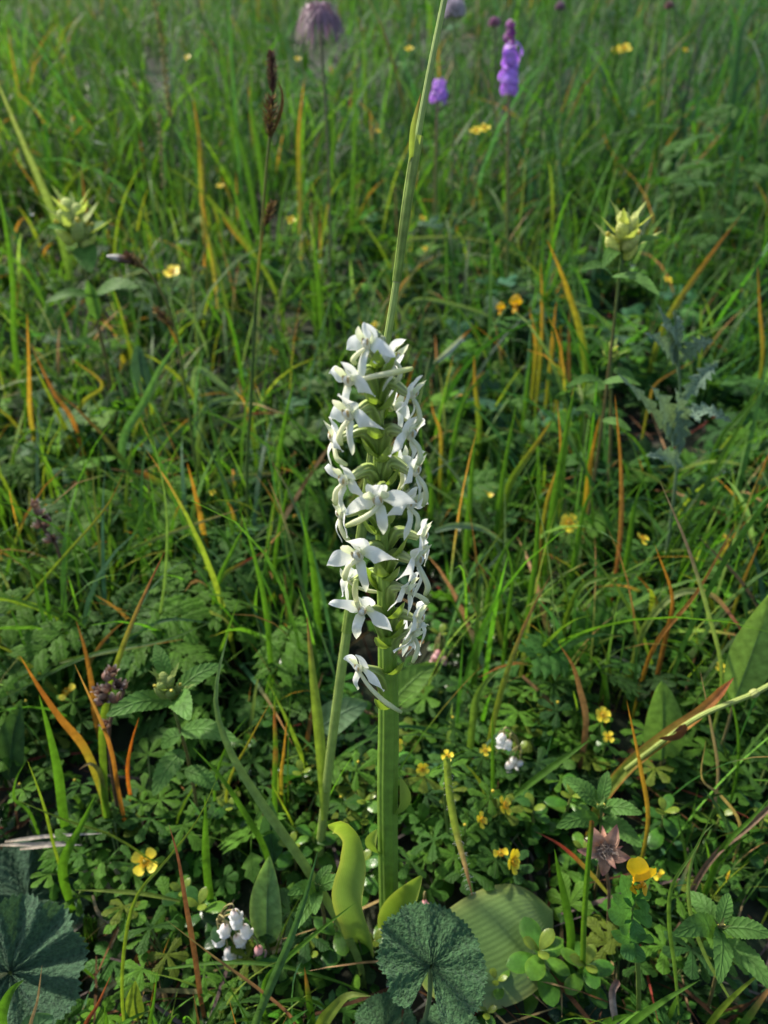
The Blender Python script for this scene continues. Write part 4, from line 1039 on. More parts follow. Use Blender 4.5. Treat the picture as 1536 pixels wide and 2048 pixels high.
def make_clover(label, head, base, k, rpx, col):
    yb = basept(*base, k)[1]
    B = at(*base, yb); B[2] = float(gz(B[0], yb))-.003
    H = at(*head, yb); f = mpx(H, 1)
    root = thing('clover', label, 'clover', B)
    part('stem', tube(spline([B, (B+H)/2+A([.003, 0, 0]), H], 16), 2.6*f, 6, col=(.14, .2, .06)), STEM, root)
    mb = MB(); r_ = np.random.default_rng(int(head[0]))
    for i in range(60):
        z = 1-1.6*(i+.5)/60; a = i*2.4; rr = math.sqrt(max(0, 1-z*z))
        d = A([math.cos(a)*rr, math.sin(a)*rr, z])
        mb.add(blob(H+d*rpx*f*.62, (rpx*f*.16, rpx*f*.38), 4, 5, col=tuple(A(col)*r_.uniform(.7, 1.15)), axis=d+A([0, 0, .6])))
    part('flower_head', mb, MAUVE, root)
make_clover('white clover head behind the tip of the tall grass culm', (908, 22), (905, 330), .70, 26, (.62, .56, .60))
make_clover('small pink clover bud beside the purple orchid', (989, 46), (985, 330), .72, 13, (.44, .22, .34))
make_clover('faint pink clover bud on the far slope right of the purple orchid', (1120, 14), (1130, 330), .68, 11, (.36, .22, .28))
make_clover('brownish pink clover bud in the dark upper right meadow', (1338, 12), (1330, 330), .68, 10, (.36, .2, .2))

# ------------------------------------------------------------------ yellow tormentil
def petal_tpl():
    return sheet(arc(.0058, -.2, 8), .0046, lambda t: np.clip(t*1.5+.06, 0, 1)*np.clip((1-t)*6+.35, 0, 1)**.6, (0, 0, 1), m=5, cup=.12, col=[(0, (.68, .46, .01)), (.4, (.80, .63, .03)), (1, (.84, .70, .05))])
YPET = shared('petal', petal_tpl(), YELLOW)
def centre_tpl():
    mb = MB(); mb.add(blob((0, 0, .0005), (.0011, .0007), 5, 8, col=(.52, .42, .03)))
    for i in range(16):
        a = i*.3927*1.0; d = A([math.cos(a), math.sin(a), 0]); r = .0022 if i % 2 else .0016
        mb.add(tube([d*.0008, d*r*.8+A([0, 0, .0009]), d*r+A([0, 0, .0016])], .00011, 4, col=(.7, .5, .03)))
        mb.add(blob(d*r+A([0, 0, .0017]), (.00035, .0004), 4, 5, col=(.66, .36, .01)))
    return mb.tpl()
YCEN = shared('flower', centre_tpl(), YELLOW)
def sepal_tpl(): return sheet(arc(.0044, .2, 6), .0022, lanc, (0, 0, 1), m=3, col=(.12, .22, .04))
SEPAL = shared('sepal', sepal_tpl(), LEAF)
BUDM = shared('bud', MB().add(blob((0, 0, .001), (.0017, .0019), 7, 8, col=[(0, (.2, .26, .04)), (.45, (.5, .42, .04)), (1, (.72, .55, .04))])).tpl(), YELLOW)
def tormentil(px, py, wpx, h, label, group=None, face=(0, -.5, .8), np_=4, bud=False, leaves=3):
    """Flower centre at this pixel, h above the ground; stem to the soil with small leaves."""
    if 1250 < py < 1900: h = h*1.35+.006
    H = on(px, py, h)
    r_ = random.Random(int(px*7+py))
    bx, by = H[0]+r_.uniform(-.006, .006), H[1]+r_.uniform(.001, .010)
    B = A([bx, by, float(gz(bx, by))-.003])
    root = thing('tormentil', label, 'wildflower', B, group)
    sc = mpx(H, wpx)/.0118
    st = spline([B, B+(H-B)*.55+A([r_.uniform(-.004, .004), .002, 0]), H-unit(face)*.0006], 14)
    part('stem', tube(st, .00042*max(sc, .8), 5, col=[(0, (.13, .18, .05)), (1, (.15, .24, .05))]), STEM, root)
    f = unit(A(face)+A([r_.uniform(-.25, .25), r_.uniform(-.15, .15), 0]))
    M = frame(np.cross(f, [0.3, .2, 1]), f)
    if bud:
        fl = inst('bud', BUDM, root, H, M, sc)
        for i in range(5): 
            o = inst('sepal', SEPAL, root, H, M @ rotz(i*1.2566) @ roty(-.6), sc*.8)
    else:
        fl = inst('flower', YCEN, root, H, M, sc)
        a0 = r_.uniform(0, 1.5)
        for i in range(np_):
            o = bpy.data.objects.new('petal', YPET); COL.objects.link(o); o.parent = fl
            q = rotz(a0+i*2*math.pi/np_+r_.uniform(-.08, .08)) @ roty(-.12+r_.uniform(-.1, .1))
            m4 = Matrix.Identity(4)
            for a in range(3):
                for b in range(3): m4[a][b] = float(q[a, b])
            o.matrix_basis = m4
            inst('sepal', SEPAL, root, H-f*.0004, M @ rotz(a0+(i+.5)*2*math.pi/np_) @ roty(-.1), sc*.85)
    for i in range(leaves):
        t = [.35, .6, .85, .5][i % 4]; p = st[int(t*13)]
        inst('leaf', PALM_ME[r_.randrange(len(PALM_ME))], root, p, tilt_frame(r_.uniform(0, 6.28), .25, r_.uniform(-.3, .3)), r_.uniform(.7, 1.0))
    return root
TG = 'small yellow flowers in the blurred meadow'
tormentil(290, 1724, 58, .016, 'open yellow flower with four separate petals beside the bleached stems', face=(-.1, -.55, .8))
tormentil(1138, 1046, 40, .05, 'cup shaped yellow flower with rounded petals right of the orchid', np_=5, face=(-.1, -.75, .6))
tormentil(975, 982, 36, .05, 'yellow flower with drooping petals right of the orchid spike', face=(-.1, -.4, .8), np_=3)
tormentil(1285, 1078, 32, .05, 'ragged yellow flower behind a grass stem on the right', face=(.2, -.4, .8), np_=3)
tormentil(1450, 1078, 26, .05, 'faint yellow flower between grass stems at the right', face=(.2, -.3, .8))
tormentil(345, 545, 36, .08, 'blurred yellow flower beside the bent sedge', face=(.0, -.6, .8), np_=5)
for px, py, w_, h in [(952, 262, 26, .16), (968, 257, 26, .16), (1248, 98, 30, .18), (1232, 102, 20, .18), (845, 437, 16, .12), (818, 98, 18, .2), (440, 372, 16, .12), (582, 440, 20, .1), (750, 650, 18, .07), (118, 405, 14, .1), (375, 115, 14, .2), (755, 262, 14, .14), (850, 498, 16, .1), (1335, 560, 20, .1), (1370, 100, 12, .18), (425, 985, 14, .06), (595, 118, 14, .2)]:
    tormentil(px, py, w_, h, 'tiny blurred yellow flower between the far grasses', TG, leaves=1)
tormentil(1205, 1430, 34, .03, 'round yellow flower beside the stalk of the ovate leaf', face=(0, -.6, .7), np_=5)
tormentil(1216, 1474, 26, .025, 'pale yellow flower just below the round yellow one', face=(0, -.5, .8))
tormentil(985, 1582, 24, .03, 'small closed yellow flower bud right of the hairy drooping blade', bud=True)
tormentil(1008, 1612, 40, .028, 'yellow flower facing away behind the low palmate leaves', face=(.5, -.3, .7))
tormentil(962, 1640, 34, .026, 'side on yellow flower left of the one facing away', face=(.6, -.4, .4))
tormentil(1024, 1722, 52, .024, 'fringed yellow flower turned sideways above the large orchid leaf', face=(.75, -.3, .35), np_=5)
tormentil(1000, 1706, 36, .026, 'yellow stamens and fallen petals beside the fringed flower', face=(.2, -.5, .8), np_=2)
tormentil(930, 1650, 22, .026, 'little yellow bud under the hairy drooping blade', bud=True)
tormentil(845, 1538, 28, .03, 'star shaped small yellow flower right of the orchid stem', face=(0, -.8, .4), np_=5)
tormentil(895, 1512, 26, .04, 'yellow flower at the top of the hairy drooping blade', face=(0, -.5, .8))
tormentil(790, 1490, 34, .04, 'yellow flower peeping out behind the orchid stem', face=(.4, -.7, .4), np_=5)
tormentil(970, 1500, 24, .03, 'faint yellow flower above the silver twig', face=(.2, -.6, .5))
tormentil(1115, 1405, 22, .035, 'yellow bud low among blurred leaves behind the twig', bud=True)
tormentil(905, 1435, 18, .035, 'small round yellow bud behind the orchid stem', bud=True)
tormentil(150, 1560, 20, .02, 'yellow bud left of the hooked hairy blade', bud=True)
tormentil(40, 1568, 18, .022, 'yellow bud touching the red tipped leaf', bud=True)
tormentil(52, 1402, 16, .03, 'dull yellow flat bud beside the wide fresh green blade', bud=True)
tormentil(41, 1435, 14, .03, 'little greenish bud below the dull yellow bud', bud=True)
tormentil(15, 1366, 16, .03, 'yellow bud behind the thick orange brown blade', bud=True)
tormentil(135, 1385, 40, .03, 'open green star calyx with a yellow centre beside the brown seed spike', face=(0, -.5, .8), np_=2)
tormentil(716, 1524, 20, .03, 'round yellow bud between the tall culm and the orchid stem', bud=True)
tormentil(682, 1594, 18, .025, 'green bud between the tall culm and the orchid stem', bud=True)
tormentil(1318, 1750, 26, .022, 'spidery yellow flower beside the dead twig', face=(-.2, -.5, .7), np_=2)
tormentil(1452, 1752, 30, .022, 'yellow petal cup hanging beside the serrated rosette', face=(.6, -.5, .2), np_=2)
tormentil(970, 1958, 36, .010, 'single yellow petal lying against the large orchid leaf', face=(-.2, -.6, .7), np_=2, leaves=0)
for px, py, w_ in [(1440, 1335, 24), (1510, 1355, 26), (1495, 1340, 22)]:
    tormentil(px, py, w_, .04, 'yellow blossom behind the large pale leaf at the right', 'yellow blossoms behind the pale leaf', leaves=2)

# low palmate leaf clumps
def clump(px, py, n, s, group, label, meshes, k=1.0, hr=(.012, .03), spread=.016, name='leafy_clump'):
    g = gpt(px, py, k)
    r_ = random.Random(int(px*3+py))
    root = thing(name, label, 'plant', g, group)
    mb = MB(); spots = []
    for i in range(n):
        a = r_.uniform(0, 6.28); rr = spread*math.sqrt(r_.random())*s
        tip = g+A([math.cos(a)*rr, math.sin(a)*rr, r_.uniform(*hr)*s])
        mb.add(tube(spline([g+A([math.cos(a)*.001, math.sin(a)*.001, -.002]), g+(tip-g)*.5+A([0, 0, .003]), tip], 7), .00042*s, 5, col=(.13, .19, .05)))
        spots.append((tip, a))
    part('petiole', mb, STEM, root)
    for tip, a in spots:
        inst('leaf', meshes[r_.randrange(len(meshes))], root, tip, tilt_frame(a+r_.uniform(-.5, .5), r_.uniform(-.35, .3), r_.uniform(-.35, .35)), s*r_.uniform(.75, 1.2))
    return root
CL = 'clump of small five fingered toothed leaves low in the meadow'
for px, py in [(870, 1770), (930, 1730), (990, 1745), (900, 1640), (950, 1600), (1030, 1660), (860, 1560), (900, 1470), (960, 1440), (1040, 1470), (1090, 1580), (840, 1660), (820, 1440), (1020, 1560), (1075, 1420), (1130, 1470),
               (130, 1480), (60, 1470), (180, 1500), (100, 1560), (50, 1540), (310, 1640), (330, 1690), (410, 1660), (480, 1640), (390, 1560), (450, 1480), (600, 1680), (560, 1620), (500, 1560), (610, 1880), (560, 1960), (470, 1990), (1370, 1920), (1340, 1960), (1290, 1580), (1380, 1470), (1400, 1560), (1480, 1500), (1500, 1620), (1440, 1440), (300, 1860), (180, 1770), (350, 1960), (250, 1780), (690, 1560), (730, 1630), (1150, 1590), (1240, 1980)]:
    clump(px, py, 7, 1.0, 'low five fingered leaf clumps', CL, PALM_ME)

# ------------------------------------------------------------------ ferny divided leaves
FL_ = 'ferny plant of deeply cut green leaves left of the orchid'
for i, (px, py, s) in enumerate([(170, 1230, 1.0), (250, 1300, 1.0), (330, 1240, 1.0), (400, 1330, 1.0), (150, 1330, .9), (450, 1250, .9), (90, 1200, .9), (300, 1130, .9), (200, 1120, .9), (380, 1130, .9), (60, 1090, .9), (350, 1010, .8), (260, 1010, .8), (420, 1030, .8), (480, 1170, .8), (150, 1000, .8), (40, 1300, .9), (350, 900, .8), (500, 1380, .9), (300, 1400, .9), (560, 1000, .7), (620, 900, .7), (660, 1010, .7), (590, 1120, .7)]):
    clump(px, py, 5, s, 'ferny leaf plants left of the orchid', FL_, DIV_ME, k=.96, hr=(.03, .062), spread=.03, name='ferny_plant')
for px, py, s in [(1460, 420, 1.3), (1380, 330, 1.3), (1500, 300, 1.4), (1430, 500, 1.2), (1520, 450, 1.2), (1350, 440, 1.2), (1480, 370, 1.3)]:
    clump(px, py+190, 9, s*.85, 'ferny plants in the upper right meadow', 'blurred tall ferny plant in the upper right meadow', DIV_ME[2:3]+DIV_ME[4:], k=.98, hr=(.03, .17), spread=.05, name='ferny_plant')
for px, py, s in [(920, 900, .8), (990, 860, .8), (900, 1000, .8), (1120, 1060, .8), (1180, 1060, .8), (960, 800, .8), (1030, 740, .8), (900, 760, .8)]:
    clump(px, py, 6, s, 'ferny plants right of the orchid', 'ferny plant of cut leaves right of the orchid', DIV_ME, k=.98, hr=(.015, .04), spread=.024, name='ferny_plant')

# ------------------------------------------------------------------ grey green lobed plant
def make_grey_plant():
    yb = basept(1365, 1000, .80)[1]
    B = at(1365, 1000, yb); B[2] = float(gz(B[0], yb))-.003
    root = thing('grey_lobed_plant', 'grey green plant with deeply lobed thistle like leaves', 'plant', B)
    T = at(1350, 620, yb-.01); f = mpx(T, 1)
    st = spline([B, at(1360, 850, yb), T], 24)
    part('stem', tube(st, np.linspace(5, 2.5, 24)*f, 6, col=(.13, .2, .10)), STEM, root)
    GC = (.15, .225, .155)
    for a, t_, dy, wp in [((1358, 750), (1310, 600), -.01, 30), ((1356, 730), (1285, 665), -.02, 46), ((1360, 720), (1428, 680), -.01, 52), ((1357, 690), (1345, 622), .01, 26), ((1362, 900), (1300, 770), -.02, 74), ((1362, 900), (1350, 775), -.02, 60), ((1362, 905), (1228, 740), -.01, 34), ((1364, 820), (1465, 845), -.01, 40), ((1364, 840), (1400, 845), -.02, 36), ((1364, 930), (1290, 912), -.03, 50), ((1362, 700), (1320, 650), -.02, 40), ((1364, 800), (1440, 720), .01, 50)]:
        A0 = at(*a, yb); T0 = at(*t_, yb+dy)
        part('leaf', sheet(spline([A0, (A0+T0)/2+A([0, -.002, .004]), T0], 46), wp*f, lambda t: np.clip(lanc(t)*.8+.2*(1-t), 0.02, 1), A([0, -.8, .6]), m=7, cup=0, fold=.25, col=GC, teeth=(6, .68), wave=.06), HAIRY, root)
make_grey_plant()

# ------------------------------------------------------------------ lingonberry sprigs
def bell_tpl(c0, c1):
    t = lathe([(.0003, 0), (.0012, -.0004), (.0020, -.0014), (.0024, -.003), (.0022, -.0042), (.0026, -.0052), (.0032, -.0058)], 16, col=[(0, c0), (.3, c1), (1, c1)], lobes=5, la=-.0009)
    return t
BELLW = shared('bell_flower', bell_tpl((.75, .55, .5), (.88, .87, .85)), PETAL)
BELLP = shared('bell_flower', bell_tpl((.6, .2, .2), (.82, .50, .50)), PETAL)
def sprig(px, py, s, label, group, k=1.0, n=9, h=.030, col=(0, 1, 3), young=True, bells=None, lean=(0, 0)):
    g = gpt(px, py, k); r_ = random.Random(int(px*5+py*3))
    root = thing('lingonberry_sprig', label, 'shrub', g, group)
    top = g+A([lean[0]+r_.uniform(-.004, .004), lean[1]+r_.uniform(-.006, .002), h*s])
    st = spline([g+A([0, 0, -.004]), g+(top-g)*.5+A([.001, .001, 0]), top], 16)
    part('stem', tube(st, np.linspace(.0009, .0006, 16)*s, 6, col=[(0, (.14, .09, .04)), (1, (.22, .28, .07))]), STEM, root)
    a0 = r_.uniform(0, 6.28)
    for i in range(n):
        t = .25+.75*(i/(n-1)); p = st[min(int(t*15), 15)]
        up = -.05+.75*(t-.25)**1.5
        me = OB_ME[col[r_.randrange(len(col))]]
        inst('leaf', me, root, p, tilt_frame(a0+i*2.4, up+r_.uniform(-.2, .2), r_.uniform(-.25, .25)), s*r_.uniform(.85, 1.25)*(1.1-.25*t))
    if young:
        for i in range(3): inst('young_leaf', OBY_ME, root, top, tilt_frame(a0+i*2.1+1, .8, 0), s*r_.uniform(.8, 1.1))
    if bells:
        pts, cols = bells
        mb = MB()
        for j, (bx, by) in enumerate(pts):
            q = at(bx, by, top[1]-.006+.0015*(j % 3))
            q0 = q+A([0, 0, .0045])
            mb.add(tube(spline([top, (top+q0)/2+A([0, 0, .004]), q0, q], 8), .00035, 5, col=(.35, .3, .12)))
        part('flower_stalk', mb, STEM, root)
        for j, (bx, by) in enumerate(pts):
            q = at(bx, by, top[1]-.006+.0015*(j % 3))
            inst('bell_flower', BELLP if cols[j] == 'p' else BELLW, root, q, rotx(r_.uniform(-.3, .2)) @ roty(r_.uniform(-.3, .3)), s*.86)
LG = 'glossy round leaved shrub sprigs'
sprig(470, 1900, 1.0, 'dark leaved sprig with a drooping cluster of white bell flowers', None, h=.028, n=9, col=(2, 4), young=False,
      bells=([(468, 1822), (450, 1850), (438, 1868), (478, 1836), (472, 1872), (486, 1880), (455, 1895), (472, 1905), (505, 1890), (515, 1893), (486, 1850)], 'wwwwwwwwppw'))
sprig(745, 1925, .85, 'small sprig with red edged leaves and two white and one pink bell flower', None, h=.020, n=8, col=(0, 3, 2), bells=([(783, 1958), (800, 1938), (797, 1962)], 'wwp'))
sprig(1080, 1962, 1.15, 'glossy sprig with a pale young rosette in front of the large orchid leaf', None, h=.030, n=10, lean=(-.002, -.004))
sprig(1150, 1995, 1.15, 'glossy sprig with a red bud to the right of the rosette sprig', None, h=.026, n=10)
sprig(1010, 2000, .7, 'tiny bright sprig below the large orchid leaf', None, h=.018, n=6)
sprig(970, 2035, .7, 'tiny sprig between the woolly leaves at the bottom', None, h=.012, n=6)
sprig(1310, 1700, 1.0, 'glossy sprig behind the yellow pea flower', None, h=.034, n=9, col=(0, 2))
sprig(1410, 1700, .9, 'sprig with pale round leaves beside the dead twig', None, h=.026, n=8, col=(0, 3))
sprig(1110, 1680, 1.0, 'leafy sprig left of the withered brown flower', None, h=.036, n=11)
sprig(1065, 1700, .95, 'dense dark sprig above the large orchid leaf tip', None, h=.034, n=11, col=(0, 2))
for px, py in [(760, 1760), (735, 1720), (745, 1660), (720, 1690), (690, 1640), (545, 1420), (520, 1470), (560, 1510), (510, 1540), (640, 1740), (610, 1620), (1000, 1290), (950, 1260), (1040, 1300), (900, 1240), (1080, 1330), (1110, 1280), (980, 1350), (930, 1310), (1060, 1240), (860, 1270), (680, 1500), (700, 1440), (1470, 1740), (1500, 1720), (630, 1950), (690, 1930), (390, 1850), (420, 1880), (590, 1760), (1190, 1560), (1150, 1760), (1230, 1860), (1000, 1660), (740, 1800), (480, 1700)]:
    sprig(px, py, .9, 'glossy round leaved sprig low among the grass', LG, h=random.uniform(.02, .036), n=8, col=(0, 1, 2, 3), young=random.random() < .5, k=1.0)
sprig(880, 1350, .9, 'pink flowered sprig behind the lower orchid blossoms', None, h=.035, n=7, bells=([(878, 1300), (890, 1312), (868, 1312), (862, 1352), (872, 1358)], 'ppppp'))
sprig(1025, 1560, .9, 'shaded dark sprig with dull white bell flowers behind the yellow blossoms', None, h=.03, n=7, col=(2, 4), bells=([(1008, 1468), (1020, 1480), (1030, 1515), (1018, 1525), (1040, 1520), (998, 1476)], 'wwwwww'))
sprig(850, 1830, .6, 'low sprig with one pink bud behind the pointed stem leaf', None, h=.014, n=5, bells=([(848, 1800)], 'p'))

# ------------------------------------------------------------------ lady's mantle
def mantle_tpl(Rm, lobes, col, seed, pleat=.05, cupz=.12, na=241, nr=18, span=5.7):
    r_ = np.random.default_rng(seed)
    a = np.linspace(-span/2, span/2, na); r = np.linspace(0.02, 1, nr)
    u = (a+span/2)/span*lobes
    lob = .91+.09*np.abs(np.sin(math.pi*u))**.6
    tooth = 1+.07*(np.abs(((u*7) % 1)-.5)*2-.5)
    rad = Rm*lob*tooth*(1-.12*np.abs(a)/span*2)
    X = r[:, None]*rad[None, :]*np.cos(a); Y = r[:, None]*rad[None, :]*np.sin(a)
    Z = pleat*Rm*np.cos(2*math.pi*u)[None, :]*r[:, None]**.9 + cupz*Rm*(r[:, None]**2) + .02*Rm*np.sin(3*a+seed)[None, :]*r[:, None]
    Z = Z + .006*Rm*np.sin(60*r)[:, None]*np.sin(2*math.pi*u*2)[None, :]
    Z = Z + .014*Rm*np.sin(26*r+2)[:, None]*np.cos(2*math.pi*u*3+seed)[None, :] + r_.normal(0, .006*Rm, Z.shape) - .05*Rm*r[:, None]**3*(np.abs(np.sin(a*1.5+seed))**2)[None, :]
    V = np.stack([X, Y, Z], -1).reshape(-1, 3)
    C = np.tile(A(col), (len(V), 1))*np.repeat((1+.25*np.clip(r-.9, 0, 1)*5)[:, None], na, 1).reshape(-1, 1)
    U = np.stack([np.broadcast_to(u/lobes, (nr, na)), np.broadcast_to(r[:, None], (nr, na))], -1).reshape(-1, 2)
    return V, quads(nr, na), C, U
def mantle(label, c_px, yoff, Rpx, az, nrm, col, seed, lobes=9, pleat=.06, cupz=.1):
    c = basept(*c_px, 1.0); c = at(*c_px, c[1]+yoff)
    g = A([c[0]-.004, c[1]+.004, float(gz(c[0]-.004, c[1]+.004))])
    root = thing('ladys_mantle', label, 'plant', g)
    M = frame(A([math.cos(az), math.sin(az), 0.0]), A(nrm))
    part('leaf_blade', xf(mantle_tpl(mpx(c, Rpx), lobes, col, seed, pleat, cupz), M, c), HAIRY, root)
    part('petiole', tube(spline([g+A([0, 0, -.004]), g+(c-g)*.5+A([.002, 0, 0]), c], 8), .0010, 6, col=(.12, .18, .08)), STEM, root)
MC = (.048, .11, .042)
mantle("dark woolly scalloped leaf beside the large orchid leaf", (862, 1932), -.030, 128, 1.35, (.05, -.8, .6), MC, 1, pleat=.035)
mantle("small woolly scalloped leaf at the bottom below the pink bell sprig", (770, 2060), -.010, 70, 1.4, (0, -.5, .85), MC, 2)
mantle("woolly leaf edge poking up beside the tiny sprig at the bottom", (900, 2075), -.006, 70, 1.6, (0, -.6, .8), MC, 3)
mantle("woolly scalloped leaf under the grey dead stalk", (1165, 2030), -.004, 82, 1.3, (.1, -.5, .85), (.045, .095, .05), 4)
mantle("dark woolly scalloped leaf below the bleached dead stems", (55, 1800), -.010, 125, .9, (.15, -.5, .85), (.045, .095, .05), 5, pleat=.08)
mantle("large folded blue green woolly leaf with a sharp valley", (20, 1945), -.024, 150, .35, (.1, -.6, .8), (.05, .105, .052), 6, pleat=.10, cupz=.22)
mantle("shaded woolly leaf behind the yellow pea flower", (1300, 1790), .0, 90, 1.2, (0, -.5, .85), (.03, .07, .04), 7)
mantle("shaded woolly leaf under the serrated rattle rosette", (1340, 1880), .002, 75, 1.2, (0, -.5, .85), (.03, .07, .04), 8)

# ------------------------------------------------------------------ ovate leaves on stalks
def stalk_leaf(label, base, tip, wpx, k, dy, col, nrm, prof=ovat, foot=None, mat=LEAF, cup=.12, fold=.1, mid=None, edge=None, name='broad_leaf'):
    yb = basept(*base, k)[1]
    P0, P1 = at(*base, yb), at(*tip, yb+dy)
    g = gpt(*(foot or base), 1.0) if foot else A([P0[0], P0[1]+.002, float(gz(P0[0], P0[1]+.002))])
    root = thing(name, label, 'leaf', g)
    f = mpx(P0, 1)
    md = (P0+P1)/2+A([0, -.001, .003])
    part('leaf_blade', sheet(spline([P0, md, P1], 30), wpx*f, prof, A(nrm), m=11, cup=cup, fold=fold, col=col, edge=edge, wave=.04), mat, root)
    mb = MB().add(tube(spline([g+A([0, 0, -.004]), (g+P0)/2+A([.001, 0, 0]), P0], 8), 3.0*f, 6, col=(.16, .14, .06)))
    mb.add(tube(spline([P0, md, P0+(P1-P0)*.9+A([0, 0, .001])], 14)+A(nrm)*-.0002, np.linspace(2.2, .6, 14)*f, 5, col=tuple(A(col)*1.2) if isinstance(col, tuple) else (.15, .2, .08)))
    part('petiole', mb, STEM, root)
stalk_leaf('upright egg shaped pale green leaf behind the broad orange tipped blade', (1324, 1520), (1322, 1362), 76, .93, .006, (.13, .24, .055), (-.1, -.9, .35))
stalk_leaf('lance shaped matt green leaf standing beside the white bell flowers', (534, 1890), (538, 1712), 66, .95, .004, (.12, .22, .085), (-.15, -.85, .45), prof=lanc, edge=(.2, .3, .1))
stalk_leaf('rounded grey green leaf half hidden behind the two grass stalks', (640, 1455), (735, 1405), 62, .88, 0, (.12, .2, .10), (0, -.7, .7))
stalk_leaf('pointed oval leaf behind the foot of the orchid spike', (782, 1405), (872, 1325), 56, .86, .004, (.11, .21, .04), (-.4, -.75, .45), prof=lanc)
stalk_leaf('large pale lance leaf at the right edge of the meadow', (1470, 1400), (1545, 1180), 80, .86, .0, (.16, .27, .07), (-.3, -.85, .4), prof=lanc)
stalk_leaf('dark upright leaf behind the blue green blade on the left', (290, 790), (275, 690), 40, .82, 0, (.04, .09, .06), (0, -.9, .4))
stalk_leaf('broad dark green strap leaf behind the yellow buds', (20, 1560), (40, 1400), 55, .95, .004, (.04, .09, .03), (.1, -.8, .5), prof=lanc)
stalk_leaf('dark lance leaf rising behind the slanting dewy blade', (545, 1730), (540, 1600), 46, .96, .003, (.05, .12, .05), (.1, -.8, .5), prof=lanc)
stalk_leaf('narrow folded leaf low below the white bell flowers', (275, 2040), (270, 1962), 34, .93, .0, (.16, .22, .03), (.2, -.8, .5), prof=lanc)
stalk_leaf('rounded grey green leaf between grasses in the lower left corner', (60, 2080), (105, 2030), 60, .9, .0, (.08, .17, .07), (0, -.6, .8))
# fallen orange leaf
def make_fallen():
    c = basept(280, 1940, .99)
    root = thing('fallen_leaf', 'rotting orange brown leaf lying in the dark foreground', 'leaf', c)
    for t_, w_ in (((308, 1902), 40), ((262, 1985), 46), ((305, 1975), 40)):
        P1 = at(*t_, c[1]-.004)
        part('lobe', sheet(spline([c, (c+P1)/2+A([0, 0, .002]), P1], 12), mpx(c, w_), ovat, (0, -.6, .8), m=7, cup=.2, col=[(0, (.2, .07, .02)), (.6, (.36, .17, .03)), (1, (.3, .1, .03))], wave=.06), DRY, root)
make_fallen()

# ------------------------------------------------------------------ bird's foot trefoil
def make_trefoil():
    yb = basept(1285, 2040, .96)[1]
    B = at(1287, 2050, yb); B[2] = float(gz(B[0], yb))-.003
    root = thing('birdsfoot_trefoil', "yellow pea flower on a leafy upright stem", 'wildflower', B)
    P = [B, at(1275, 1930, yb-.006), at(1262, 1860, yb-.008), at(1268, 1800, yb-.008), at(1278, 1772, yb-.009)]
    s = spline(P, 30); f = mpx(P[2], 1)
    part('stem', tube(s, np.interp(np.linspace(0, 1, 30), [0, .5, .75, 1], [5.5, 5, 3.2, 2.5])*f, 7, col=[(0, (.16, .22, .04)), (1, (.11, .22, .05))]), STEM, root)
    for a, t_, wp in [((1272, 1880), (1300, 1868), 26), ((1270, 1885), (1268, 1925), 30), ((1270, 1882), (1222, 1862), 20), ((1272, 1886), (1240, 1905), 30), ((1266, 1838), (1276, 1886), 26), ((1264, 1836), (1215, 1820), 30), ((1266, 1832), (1303, 1832), 30), ((1264, 1815), (1242, 1748), 22), ((1264, 1815), (1224, 1788), 18), ((1270, 1800), (1296, 1780), 20), ((1272, 1805), (1300, 1812), 22), ((1268, 1800), (1272, 1760), 16), ((1262, 1850), (1238, 1852), 24)]:
        A0 = at(*a, yb-.008); T0 = at(*t_, yb-.012)
        part('leaflet', sheet(spline([A0, (A0+T0)/2+A([0, -.001, .001]), T0], 12), wp*f*1.25, obov, A([0, -.75, .6]), m=5, cup=.1, fold=.15, col=(.075, .19, .05)), LEAF, root)
    c = at(1277, 1757, yb-.010)
    YL = (.80, .56, .02); OR = (.76, .40, .012)
    # standard: two rounded lobes folded back, then wings and keel below
    fl = part('flower', blob(c+A([0, 0, -.0006]), (.0017, .0026), 7, 9, col=OR, axis=(.1, -.6, -.8)), YELLOW, root)
    q = at(1287, 1714, yb-.011); q2 = at(1262, 1722, yb-.009)
    for tip, wd, nx in (((1270, 1716), 34, -.25), ((1308, 1737), 42, .45)):
        q = at(*tip, yb-.012)
        part('standard_petal', sheet(spline([c+A([0, -.0004, -.0004]), (c+q)/2+A([0, -.0020, .0004]), q], 16), wd*f*1.15, lambda t: np.clip(np.sin(math.pi*np.clip(t*.95+.03, 0, 1)**1.3), 0, 1)**.5, A([nx, -.85, .45]), m=9, cup=-.38, col=[(0, OR), (.35, YL), (1, YL)], wave=.03), YELLOW, fl)
    part('wing_petal', sheet(spline([c, c+A([-.0022, -.0022, -.0018]), at(1268, 1776, yb-.013)], 12), 22*f, obov, A([-.8, -.5, .2]), m=7, cup=-.3, col=[(0, YL), (1, OR)]), YELLOW, fl)
    part('wing_petal', sheet(spline([c, c+A([.0016, -.0025, -.0018]), at(1284, 1778, yb-.013)], 12), 22*f, obov, A([.8, -.5, .2]), m=7, cup=.3, col=[(0, YL), (1, OR)]), YELLOW, fl)
    part('calyx', blob(c+A([0, .001, -.0018]), (.0014, .0022), col=(.13, .22, .05), axis=(0, -.2, 1)), LEAF, root)
make_trefoil()
